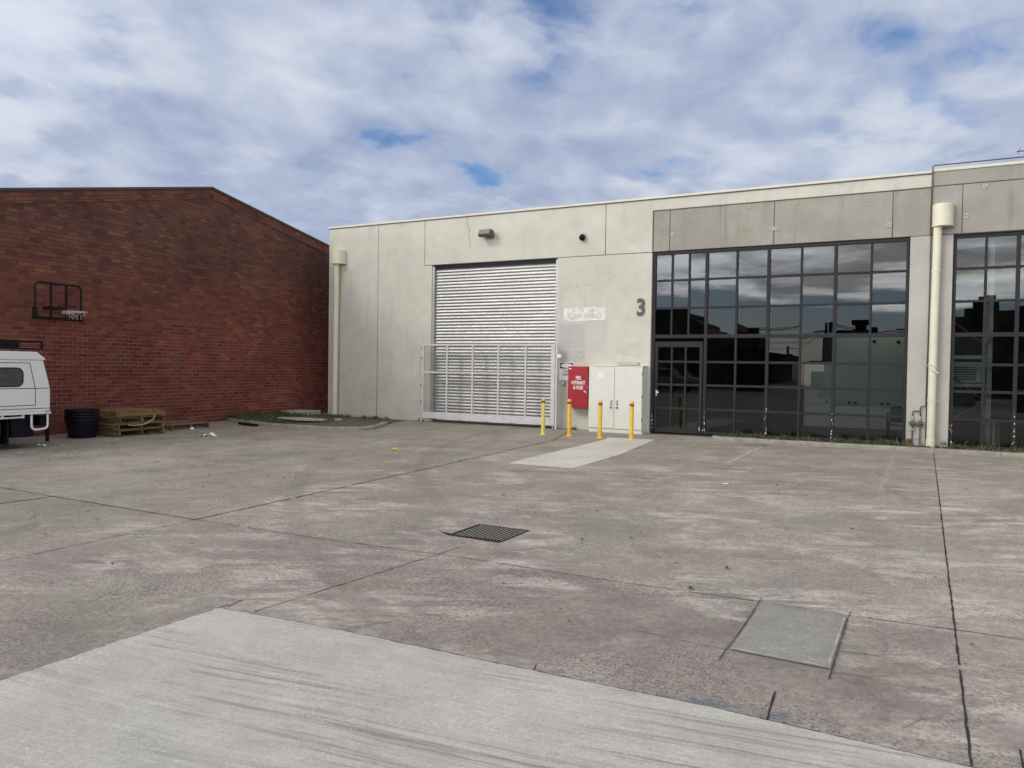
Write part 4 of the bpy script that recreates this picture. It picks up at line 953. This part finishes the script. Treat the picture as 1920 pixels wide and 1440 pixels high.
kind(lv.build('leaf_litter', plain('pale_dry_leaf', (.16, .13, .085), .9, 0, .5, 40.), smooth=0), 'stuff')

# ------------------------------------------------------------------ grass island by the brick wall
def bez(ps, n):
    out = []
    for i in range(len(ps) - 1):
        p0 = Vector(ps[max(i-1, 0)]); p1 = Vector(ps[i]); p2 = Vector(ps[i+1]); p3 = Vector(ps[min(i+2, len(ps)-1)])
        for k in range(n):
            u = k / n; out.append(.5 * ((2*p1) + (-p0+p2)*u + (2*p0-5*p1+4*p2-p3)*u*u + (-p0+3*p1-3*p2+p3)*u**3))
    out.append(Vector(ps[-1])); return out
ip = bez([(-16.55, 14.72), (-15.6, 14.32), (-14.6, 14.02), (-13.4, 13.92), (-12.3, 14.02), (-11.75, 14.35), (-11.68, 14.85), (-11.95, 15.55), (-12.3, 16.2)], 7)
ik = thing('kerb', 'low mossy kerb curving round the grass island by the brick wall', 'kerb', (-13.5, 14., 0))
kerb_mesh(ip, .15, .08, wob=.010).build('kerb_stone', M['kerb'], ik, smooth=50)
tur = MB()
def tf(u, v):
    i = min(int(u * (len(ip)-1)), len(ip)-2); f_ = u * (len(ip)-1) - i; p = ip[i].lerp(ip[i+1], f_)
    inn = Vector((-.02 - .03, .06)); q = Vector((-16.7, 15.0)).lerp(Vector((-16.78, 17.85)), min(1, u * 1.6)) if u < .62 else Vector((-16.78, 17.85)).lerp(Vector((-12.9, 17.86)), (u - .62) / .38)
    e1 = max(0., 1 - max(0., (u - .78) / .22) ** 1.5); r = (p + inn).lerp(q, v); return (r.x, r.y, .003 + e1 * (.068 + .03 * sin(9 * u + 4 * v) * sin(PI * v) - .05 * (v ** 3) * (u > .5)))
tur.grid(tf, 48, 10); kind(tur.build('lawn', M['turf']), 'structure')
def gpz():
    u, v = random.random(), random.random() ** 1.1; x, y, z = tf(u, v)
    dens_ = max(.05, 1 - max(0, (x + 14.8)) / 1.6) if x > -14.8 else 1.
    if random.random() > dens_ * (.55 + .45 * sin(x * 4.1 + y * 3.3)): return None
    return (x, y, z, .45 + .5 * dens_ + (1.1 * v * v if u < .6 else 0.))
kind(blades(15000, gpz, .03, .10, .007, .8).build('grass', M['grass'], smooth=0), 'stuff')
def slab_rock(name, label, pts, z0, h_):
    mb = MB(); mb.prism(pts, 'z', z0, z0 + h_); return tag(mb.build(name, M['stone'], bevel=.015, smooth=0), label, 'rubble')
slab_rock('concrete_slab', 'flat pale slab of broken concrete lying in the grass island', [(-15.0, 15.0), (-14.2, 14.85), (-13.55, 15.1), (-13.6, 15.35), (-14.4, 15.4), (-15.0, 15.2)], .09, .05)
slab_rock('concrete_slab', 'heap of greenish broken concrete in the corner beside the left downpipe', [(-16.6, 16.7), (-15.95, 16.4), (-15.7, 16.7), (-15.75, 17.5), (-16.5, 17.4)], .06, .13)
slab_rock('rubble', 'small white stone on the island kerb near the downpipe', [(-13.6, 15.6), (-13.45, 15.55), (-13.4, 15.7), (-13.55, 15.75)], .08, .06)
rb = MB(); rb.tube([(-15.25, 13.95, .03), (-14.9, 13.82, .035), (-14.4, 13.75, .03)], [.035, .04, .03], 8); tag(rb.build('dark_strip', M['rubber']), 'dark strip lying along the foot of the island kerb', 'rubber strip')  # thin black tube laid along the kerb foot
# weeds along the foot of the wall
kind(blades(380, lambda: (random.choice([-14.4, -14.0, -13.6, -7.75, -13.98, -15.0, -12.4]) + random.gauss(0, .06), FY - .03 - abs(random.gauss(0, .03)), .0, random.uniform(.4, 1.2)), .03, .12, .006).build('weeds', M['weed'], smooth=0), 'stuff')

# ------------------------------------------------------------------ drain grate
dg = thing('drain_grate', 'dark steel drain grate with slanted bars set in the yard concrete', 'drain', (-3.53, 6.24, 0))
f = MB(); a, b_, c, d = -3.79, -3.285, 5.985, 6.49
f.box(a - .03, b_ + .02, c - .035, c, 0, .0058); f.box(a - .03, b_ + .02, d, d + .025, 0, .0058); f.box(a - .03, a, c, d, 0, .0055); f.box(b_, b_ + .02, c, d, 0, .0055); f.build('frame', M['rustd'] if 'rustd' in M else M['chassis'], dg, smooth=0)
MB().box(a, b_, c, d, .0015, .003).build('painted_sump', M['drk'], dg, smooth=0)  # flush black sheet painting the shade of a pit; no real depth
for k in range(14):
    x = a + .018 + k * .0365; MB().box(x, x + .0085, c, d, .0032, .0052).build('bar', M['galv2'], dg, smooth=0)
sm_ = MB(); 
sm_.add([(-3.99, 6.05, .0032), (-3.82, 5.95, .0032), (-3.27, 5.925, .0032), (-3.27, 5.955, .0032), (-3.82, 6.02, .0032)], [(0, 1, 2, 3, 4)]); kind(sm_.build('dirt', M['joint'], smooth=0), 'structure')

# ------------------------------------------------------------------ basketball backboard frame on the brick wall (wall coordinates)
bk = thing('basketball_hoop', 'black tube basketball backboard frame with pale rim fixed high on the brick wall', 'basketball hoop', (-16.45, 14.06, 0), PI/2 + TH)
sL, sR, zB, zT, yo = -5.02, -4.0, 2.40, 3.115, -.30
rr = .10
fr = [(sL, yo, zB)] + [(sL, yo, zT - rr)] + [(sL + rr - rr * cos(a), yo, zT - rr + rr * sin(a)) for a in (PI/8, PI/4, 3*PI/8)] + [(sL + rr, yo, zT), (sR - rr, yo, zT)] + [(sR - rr + rr * sin(a), yo, zT - rr + rr * cos(a)) for a in (PI/8, PI/4, 3*PI/8)] + [(sR, yo, zT - rr), (sR, yo, zB)]
MB().tube(fr, .021, 10).build('frame', M['hoop'], bk, world=False)
MB().box(sL - .045, sR + .045, yo - .03, yo + .03, zB - .03, zB + .035).build('bottom_pad', M['hoop'], bk, world=False, bevel=.01)
for s_ in (sL, sR): MB().box(s_ - .04, s_ + .04, yo - .028, yo + .028, zB + .035, zB + .22).build('side_pad', M['hoop'], bk, world=False, bevel=.01)
for s_ in (-4.68, -4.34): MB().box(s_ - .021, s_ + .021, yo - .012, yo + .012, zB + .03, zT - .01).build('bar', M['hoop'], bk, world=False)
MB().box(-4.68, -4.34, yo - .014, yo + .014, zB + .20, zB + .25).build('cross_bar', M['hoop'], bk, world=False)
for s_ in (-4.62, -4.4): MB().box(s_ - .02, s_ + .02, yo + .013, -.002, zB + .20, zB + .25).build('wall_arm', M['hoop'], bk, world=False)
MB().tube([(-4.38 + .225 * cos(a), yo - .32 + .225 * sin(a), zB + .15) for a in [2*PI*k/28 for k in range(28)]], .011, 8, closed=True).build('rim', M['rim'], bk, world=False)
MB().box(-4.45, -4.31, yo - .13, yo - .014, zB + .115, zB + .16).build('rim_bracket', M['rim'], bk, world=False)
nt = MB()
for k in (0, 1, 2, 6, 7):
    a = 2*PI*k/12
    nt.tube([(-4.38 + .22 * cos(a), yo - .32 + .22 * sin(a), zB + .145), (-4.38 + .17 * cos(a + .3), yo - .32 + .17 * sin(a + .3), zB + .05), (-4.38 + .15 * cos(a + .1), yo - .32 + .15 * sin(a + .1), zB + .0)], .006, 5)
    nt.tube([(-4.38 + .22 * cos(a), yo - .32 + .22 * sin(a), zB + .145), (-4.38 + .17 * cos(a - .3), yo - .32 + .17 * sin(a - .3), zB + .05)], .005, 5)
nt.build('net', M['net'], bk, world=False)

# ------------------------------------------------------------------ black tubs nested in a stack
for k in range(4):
    z = k * .062
    tb = thing('tub', ['black round plastic tub at the bottom of the nested stack by the pallets', 'black plastic tub nested second from the bottom beside the pallets', 'black plastic tub nested third from the bottom beside the pallets', 'topmost black plastic tub of the nested stack beside the pallets'][k], 'tub', (-15.0 + .004 * k, 9.66, z), group='black tubs nested in a stack')
    MB().lathe([(0, .012), (.235, .012), (.242, 0), (.25, .004), (.305, .37), (.298, .37), (.24, .02), (0, .018)], 28).build('bucket', M['black'], tb, world=False)
    MB().lathe([(.303, .345), (.322, .347), (.325, .372), (.318, .385), (.300, .385), (.299, .37)], 28).build('rim', M['black'], tb, world=False)
    if k == 3:
        for s_ in (-1, 1): MB().tube([(s_ * .33, -.05, .36), (s_ * .36, -.03, .35), (s_ * .36, .03, .35), (s_ * .33, .05, .36)], .009, 6).build('handle', M['black'], tb, world=False)

# ------------------------------------------------------------------ pallets
def make_pallet(label, group, m):
    p = thing('pallet', label, 'pallet', (0, 0, 0), 0, group)
    for y in (-.53, 0, .53): MB().box(-.575, .575, y - .022, y + .022, .018, .105).build('stringer', M[m], p, world=False, bevel=.003, seg=1)
    for i in range(7):
        x = -.52 + i * 1.04 / 6; MB().box(x - .045, x + .045, -.575, .575, .106, .126 + random.uniform(-.002, .002)).build('deck_board', M[m], p, world=False, bevel=.003, seg=1)
    for x in (-.51, 0, .51): MB().box(x - .045, x + .045, -.575, .575, 0, .017).build('bottom_board', M[m], p, world=False, bevel=.003, seg=1)
    return p
p0_ = make_pallet('timber pallet at the bottom of the stack beside the black tubs', 'timber pallets by the brick wall', 'wood')
p0_.location = (-15.1, 10.66, .002); p0_.rotation_euler = (0, 0, R(2))
for k, (lab, rz, dx, dy) in enumerate((('timber pallet second from the bottom of the stack beside the black tubs', R(1), .02, -.02), ('timber pallet third from the bottom of the stack beside the black tubs', R(3), -.02, .01), ('topmost timber pallet of the stack turned crosswise with pale slats', R(91), -.02, .03))):
    o = copy_tree(p0_); o.location = (-15.1 + dx, 10.66 + dy, .002 + .131 * (k + 1)); o.rotation_euler = (0, 0, rz); o['label'] = lab
p1_ = make_pallet('weathered grey brown pallet lying alone on the ground beyond the stack', 'timber pallets by the brick wall', 'wood2'); p1_.location = (-15.60, 12.28, .002); p1_.rotation_euler = (0, 0, R(4))
st = MB(); st.tube([(-14.49, 10.95, .42), (-14.47, 10.9, .33), (-14.46, 10.7, .24), (-14.46, 10.45, .22), (-14.45, 10.3, .24)], .009, 6); tag(st.build('strap', plain('pale_yellow_webbing', (.55, .5, .25), .8)), 'pale yellow strap hanging loose on the side of the pallet stack', 'strap')

# ------------------------------------------------------------------ litter
def crumple(name, label, x, y, w_, d_, h_, m, cat='litter', rz=0.):
    mb = MB(); ph = random.random() * 9
    mb.grid(lambda u, v: (x + (u-.5)*w_*cos(rz) - (v-.5)*d_*sin(rz), y + (u-.5)*w_*sin(rz) + (v-.5)*d_*cos(rz), .006 + h_ * abs(sin(5*u + ph) * cos(4*v + ph * 2)) * (1 - abs(2*u-1)**3)), 7, 5)
    o = mb.build(name, M[m], smooth=0); md = o.modifiers.new('thickness', 'SOLIDIFY'); md.thickness = .003
    return tag(o, label, cat)
crumple('paper_litter', 'crumpled white paper lying on the concrete in front of the grass island', -13.3, 11.35, .30, .2, .07, 'paper', rz=.5)
crumple('paper_litter', 'scrap of white paper beside the lone flat pallet', -14.93, 12.25, .12, .1, .06, 'paper')
crumple('paper_litter', 'flattened white carton lying behind the parked vehicle', -14.1, 8.3, .2, .09, .035, 'paper', rz=.4)
crumple('plastic_litter', 'small yellow plastic wrapper lying on the open concrete', -8.56, 11.5, .14, .08, .03, 'yplast', rz=.4)
crumple('paper_litter', 'tiny white scrap of paper in the middle of the yard right of the pale strip', -2.35, 10.6, .08, .05, .015, 'paper')
lf = MB()
for i in range(420):
    if i < 190: x, y = random.uniform(-14.5, -7), random.uniform(6.5, 13.5)
    elif i < 260: x, y = random.uniform(-14.6, -12), random.uniform(7.6, 10.5)
    else: x, y = random.uniform(-9, 1.5), random.uniform(3.7, 15)
    s_ = random.uniform(.008, .03) * random.choice((.6, .8, 1, 1.3)) ; a = random.uniform(0, 2*PI); e = random.uniform(.25, .6)
    c_, s2 = cos(a), sin(a); pts = [(s_, 0), (0, s_*e), (-s_, 0), (0, -s_*e)]
    lf.add([(x + px*c_ - py*s2, y + px*s2 + py*c_, .0105 + random.uniform(0, .012)) for px, py in pts], [(0, 1, 2, 3)])
kind(lf.build('leaf_litter', M['leaf'], smooth=0), 'stuff')

# ------------------------------------------------------------------ white utility vehicle (rear at the left edge of the picture)
VX, VY = -13.76, 8.27
ut = thing('utility_vehicle', 'white utility vehicle with boxy rear canopy and roof rack parked beside the brick wall', 'utility vehicle', (VX - .9, VY - 2.4, 0))
def U(u, z): return (VY - u, z)       # u = metres forward of the tail
W_ = 1.78
cs = [U(0, .64), U(0, 1.06), U(.12, 1.55), U(2.05, 1.55), U(2.05, .64)]
MB().prism([p for p in cs][::-1], 'x', VX - W_, VX).build('canopy', M['truckw'], ut, smooth=0, bevel=.018, seg=3)
# roof of the canopy: a shallow tray with rolled edges
rp = [U(.085, 1.552), U(.10, 1.585), U(.24, 1.695), U(2.0, 1.70), U(2.06, 1.60), U(2.06, 1.552)]
MB().prism(rp[::-1], 'x', VX - W_ - .012, VX + .012).build('canopy_roof', M['truckw'], ut, smooth=0, bevel=.012, seg=3)
sd_ = MB(); e = .0025
def seam(a, b_, w_=.006):
    (y0, z0), (y1, z1) = U(*a), U(*b_); d = Vector((y1-y0, z1-z0)).normalized(); n = Vector((-d.y, d.x)) * w_
    sd_.add([(VX + e, y0-n.x, z0-n.y), (VX + e, y1-n.x, z1-n.y), (VX + e, y1+n.x, z1+n.y), (VX + e, y0+n.x, z0+n.y)], [(0, 1, 2, 3)])
for a, b_ in (((0.02, 1.055), (2.0, 1.06)), ((.265, 1.055), (.36, 1.50)), ((.36, 1.50), (2.0, 1.50)), ((.262, 1.05), (.262, .76)), ((.262, .76), (2.0, .745)), ((.0, .70), (2.0, .70))): seam(a, b_)
sd_.build('panel_seam', M['seam'], ut, smooth=0)
def rrect(u0, u1, z0, z1, r, n=6):
    out = []
    for (cu, cz, a0) in ((u1-r, z1-r, 0), (u0+r, z1-r, PI/2), (u0+r, z0+r, PI), (u1-r, z0+r, 3*PI/2)):
        for k in range(n + 1):
            a = a0 + PI/2 * k / n; out.append(U(cu + r * cos(a), cz + r * sin(a)))
    return out
wf = MB().prism(rrect(.465, 1.55, 1.085, 1.42, .11)[::-1], 'x', VX - .02, VX + .006).build('window', M['rubber'], ut, smooth=0)
MB().prism(rrect(.485, 1.53, 1.105, 1.40, .095)[::-1], 'x', VX + .0065, VX + .009).build('glass', M['meshglass'], wf, smooth=0)
gr_ = MB()
for k in range(4): gr_.box(VX + .0095, VX + .012, VY - .72 + k * .035, VY - .715 + k * .035, 1.15, 1.33)
for k in range(3): gr_.box(VX + .0122, VX + .0145, VY - 1.5, VY - .6, 1.18 + k * .05, 1.184 + k * .05)
gr_.build('window_grille', M['reg'], wf, smooth=0)
# tray edge, rails, step hoop
MB().box(VX - W_ - .01, VX + .014, VY - 2.05, VY + .01, .60, .639).build('tray_edge', M['truckw'], ut, smooth=0, bevel=.006)
MB().tube([(VX - .03, VY - .44, .555), (VX - .03, VY - 2.0, .535)], .017, 10).build('side_rail', M['truckw'], ut)
for u in (.46, .80, 1.4): MB().box(VX - .045, VX - .015, VY - u - .02, VY - u + .02, .54, .60).build('rail_stay', M['truckw'], ut, smooth=0)
hoop = [(VX - .03, VY - .31, .60), (VX - .03, VY - .31, .40), (VX - .03, VY - .285, .345), (VX - .03, VY - .24, .325), (VX - .03, VY - .09, .335), (VX - .03, VY - .045, .36), (VX - .03, VY - .03, .42), (VX - .03, VY - .03, .61)]
MB().tube(bez(hoop, 4), .019, 10).build('step_hoop', M['truckw'], ut)
MB().box(VX + .002, VX + .02, VY - .09, VY - .02, .62, .665).build('marker_lamp', M['lamp'], ut, bevel=.006)
# underbody
MB().box(VX - W_ + .3, VX - .32, VY - 4.6, VY - .1, .42, .56).build('chassis', M['chassis'], ut, smooth=0)
MB().box(VX - .42, VX - .10, VY - .62, VY - .22, .20, .58).build('toolbox', M['chassis'], ut, bevel=.02)
MB().box(VX - W_ + .12, VX - .44, VY - 2., VY - .15, .24, .41).build('underbody_bulk', M['chassis'], ut, bevel=.02)  # black bulk added so the underside reads dark
MB().box(VX - W_ + .1, VX - .1, VY - .12, VY - .02, .38, .56).build('bumper', M['chassis'], ut, bevel=.015)
MB().tube([(VX - .45, VY - .9, .36), (VX - .35, VY - .1, .30)], .035, 10).build('exhaust', M['reg'], ut)
MB().box(VX - .66, VX - .62, VY + .30, VY + .36, .04, .86).build('tail_bar', M['chassis'], ut, bevel=.008)
MB().box(VX - .70, VX - .58, VY - .05, VY + .34, .46, .53).build('tow_hitch', M['chassis'], ut, bevel=.008)
MB().box(VX - .40, VX - .06, VY - .70, VY - .675, .09, .52).build('mudflap', M['rubber'], ut, smooth=0)
for u in (1.14, 4.25):
    for s_ in (0, 1):
        xo = VX - .05 if s_ == 0 else VX - W_ + .05; sg = -1 if s_ == 0 else 1
        ty = MB(); prof = [(.22, 0), (.33, .0), (.365, .03), (.37, .08), (.37, .15), (.365, .20), (.33, .23), (.22, .23)]
        ty.lathe([(r, sg * x) for r, x in prof], 30, (xo, VY - u, .37), axis='x'); w0 = ty.build('wheel', M['rubber'], ut)
        MB().lathe([(0, sg * .03), (.06, sg * .02), (.09, sg * .05), (.18, sg * .05), (.21, sg * .015), (.222, sg * .015)], 24, (xo, VY - u, .37), axis='x').build('rim', M['galv'], w0)
    MB().box(VX - W_ + .1, VX - .1, VY - u - .05, VY - u + .05, .32, .42).build('axle', M['chassis'], ut, smooth=0)
for u in (1.14,):
    ar = MB(); K = 14
    for x0, x1 in ((VX - .30, VX - .02), (VX - W_ + .02, VX - W_ + .30)):
        pr = [(VY - u + .46 * cos(PI * k / K), .37 + .46 * sin(PI * k / K) * .44 ) for k in range(K + 1)]
        ar.grid(lambda a, b_: (x0 + (x1 - x0) * b_, VY - u + .47 * cos(PI * a), .40 + .18 * sin(PI * a) ** .6), 14, 1)
    ar.build('mudguard', M['chassis'], ut)
# cab and bonnet, mostly outside the frame
cabp = [U(2.08, .45), U(2.08, 1.15), U(2.18, 1.68), U(3.15, 1.70), U(3.75, 1.12), U(4.85, 1.02), U(5.0, .9), U(5.02, .45)]
MB().prism(cabp[::-1], 'x', VX - W_ + .02, VX - .02).build('cab', M['truckw'], ut, smooth=0, bevel=.05, seg=3)
sw = MB(); sw.prism([U(2.25, 1.15), U(2.32, 1.58), U(3.08, 1.60), U(3.5, 1.15)][::-1], 'x', VX - .019, VX - .012); sw.prism([U(2.25, 1.15), U(2.32, 1.58), U(3.08, 1.60), U(3.5, 1.15)][::-1], 'x', VX - W_ + .012, VX - W_ + .019); sw.build('side_window', M['carglass'], ut, smooth=0)
ws = MB(); ws.quad((VX - .12, VY - 3.24, 1.63), (VX - W_ + .12, VY - 3.24, 1.63), (VX - W_ + .08, VY - 3.74, 1.15), (VX - .08, VY - 3.74, 1.15)); ws.build('windscreen', M['carglass'], ut, smooth=0)
for x in (VX - .3, VX - W_ + .3): MB().box(x - .14, x + .14, VY - 5.035, VY - 4.98, .72, .86).build('headlight', M['lamp'], ut, bevel=.02)
MB().box(VX - W_ + .05, VX - .05, VY - 5.12, VY - 5.03, .42, .62).build('front_bumper', M['chassis'], ut, bevel=.03)
# roof rack: a shallow black frame with a lamp box
rk2 = MB(); xo = VX - .10
for x in (VX - .08, VX - W_ + .08):
    rk2.box(x - .02, x + .02, VY - 2.0, VY - .09, 1.86, 1.89); rk2.box(x - .02, x + .02, VY - 2.0, VY - .09, 1.735, 1.76)
    for u in (.095, .72, 1.3, 1.96): rk2.box(x - .019, x + .019, VY - u - .022, VY - u, 1.7605, 1.8595)
for u in (.095, 1.0, 1.96): rk2.box(VX - W_ + .1, VX - .1, VY - u - .02, VY - u - .002, 1.862, 1.888)
rk2o = rk2.build('roof_rack', M['chassis'], ut, smooth=0)
for u in (.55, 1.7): MB().box(VX - .12, VX - .05, VY - u - .04, VY - u + .04, 1.70, 1.7345).build('rack_foot', M['reg'], rk2o, smooth=0)
MB().box(VX - .5, VX - .058, VY - .70, VY - .50, 1.762, 1.858).build('work_lamp', M['black'], rk2o, bevel=.006)

# ------------------------------------------------------------------ what stands behind the photographer (seen mirrored in the glass)
fa = thing('factory', 'dark brick factory across the yard seen mirrored in the window glass', 'building', (-16, -30, 0))
def RY(yv): return 2 * (FY + .1) - yv
fb = MB(); y0, y1 = RY(74), RY(60)
fb.prism([(-40, 0), (-13.72, 0), (-13.72, 4.4), (-15.2, 5.1), (-16.0, 5.5), (-16.6, 5.6), (-16.65, 6.0), (-17.3, 6.25), (-40, 6.4)], 'y', y0, y1); fb.build('wall', M['whouse'], fa, smooth=0)
MB().box(-19.6, -18.2, y1 - 2, y1 - .5, 6.25, 6.75).build('roof_vent', M['whouse'], fa, smooth=0)
MB().prism([(-13.71, 0), (-9.95, 0), (-9.95, 2.95), (-13.71, 3.45)], 'y', y0 + 3, y1 - .3).build('annexe', M['whouse'], fa, smooth=0)
chm = MB(); chm.box(-12.32, -11.95, y1 - 1.5, y1 - .9, 3.2, 4.15); chm.box(-12.48, -11.78, y1 - 1.6, y1 - .8, 4.15, 4.5); chm.build('chimney', M['whouse'], fa, smooth=0)
f2 = thing('warehouse', 'dark shed opposite with roof cowls seen mirrored in the right hand window', 'building', (6, -26, 0))
MB().prism([(1.0, 0), (24, 0), (24, 6.1), (5.6, 6.05), (1.6, 5.95), (1.0, 5.8)], 'y', y0, y1).build('wall', M['whouse'], f2, smooth=0)
cw_ = MB(); cw_.box(3.3, 4.3, y1 - 2, y1 - 1, 6.0, 7.1); cw_.box(2.8, 3.28, y1 - 2, y1 - 1, 6.0, 6.6); cw_.build('roof_cowl', M['whouse'], f2, smooth=0)
fc = thing('shed', 'long low dark shed behind the photographer seen mirrored in the middle windows', 'building', (-4, -40, 0))
MB().box(-9.9, .9, RY(84), RY(80), 0, 2.5).build('wall', M['whouse'], fc, smooth=0)
f3 = thing('green_shed', 'grey green shed behind the photographer, mirrored in the right bays of the window', 'building', (-2, -12, 0))
MB().prism([(-5.0, 0), (2.4, 0), (2.4, 3.72), (1.0, 3.8), (-3.6, 3.8), (-4.9, 3.68)], 'y', RY(52), RY(46)).build('wall', plain('grey_green_cladding', (.30, .33, .28), .7), f3, smooth=0)
MB().box(-5.05, 2.45, RY(52) - .1, RY(46) + .08, 3.81, 3.88).build('roof', M['whouse'], f3, smooth=0)
rv = MB(); rv.box(-3.32, -2.78, RY(48), RY(47.2), 3.88, 4.25); rv.box(-3.5, -2.6, RY(48.2), RY(47), 4.25, 4.5); rv.build('roof_vent', M['whouse'], f3, smooth=0)
yv = RY(80)
for (x, zt, arm), lab in (((-8.6, 7.0, 1.0), 'timber power pole mirrored in the third window bay'), ((-12.7, 4.2, .5), 'short power pole mirrored beside the factory annexe'), ((-1.95, 7.4, .9), 'timber power pole with transformer mirrored in the last window bay')):
    pp = thing('power_pole', lab, 'power pole', (x, yv, 0), group='power poles across the road')
    MB().tube([(x, yv, 0), (x + .06, yv, zt)], [.16, .11], 8).build('pole', M['whouse'], pp); MB().box(x - arm, x + arm, yv - .06, yv + .06, zt - .95, zt - .82).build('cross_arm', M['whouse'], pp, smooth=0)
    if zt > 5: MB().lathe([(0, 0), (.32, 0), (.35, .2), (.35, .8), (0, .9)], 10, (x + .62, yv, zt - .8)).build('transformer', M['whouse'], pp)
for dx, z0 in ((-.8, 6.15), (0., 6.3), (.8, 6.1), (.3, 5.4), (-.3, 4.8)):
    wr = MB(); pts = [(-60, yv + 3, z0 + 1.), (-34, yv + 1, z0 - .6), (-12.7 + dx * .3, yv, z0 - .9), (-8.6 + dx, yv, z0), (-5.3, yv, z0 - .45), (-1.95 + dx, yv, z0 + .2), (12, yv, z0 - .5), (40, yv, z0 + .5)]
    wr.tube(bez(pts, 6), .026, 4); tag(wr.build('power_line', M['rubber']), 'overhead power line strung between the poles across the road', 'power line', 'power lines across the road')
cr = thing('parked_car', 'pale silver van parked across the yard, mirrored in the glass entrance door', 'car', (-16.2, RY(52), 0))
cy_ = RY(52)
MB().prism([(-18.0, .35), (-14.2, .35), (-14.15, .9), (-14.9, 1.05), (-15.4, 1.62), (-17.6, 1.68), (-18.05, 1.1)], 'y', cy_ - 1.6, cy_).build('body', M['tin'], cr, smooth=0, bevel=.06, seg=3)
MB().prism([(-17.6, 1.1), (-15.1, 1.08), (-15.5, 1.52), (-17.4, 1.56)], 'y', cy_ + .001, cy_ + .01).build('side_window', M['carglass'], cr, smooth=0)
for x in (-17.3, -15.0): MB().lathe([(0, -.2), (.32, -.2), (.33, 0), (0, .02)], 20, (x, cy_, .33), axis='y').build('wheel', M['rubber'], cr)

sc = bpy.context.scene
sc.render.engine = 'CYCLES'; sc.cycles.max_bounces = 8; sc.cycles.transparent_max_bounces = 16; sc.cycles.use_denoising = True
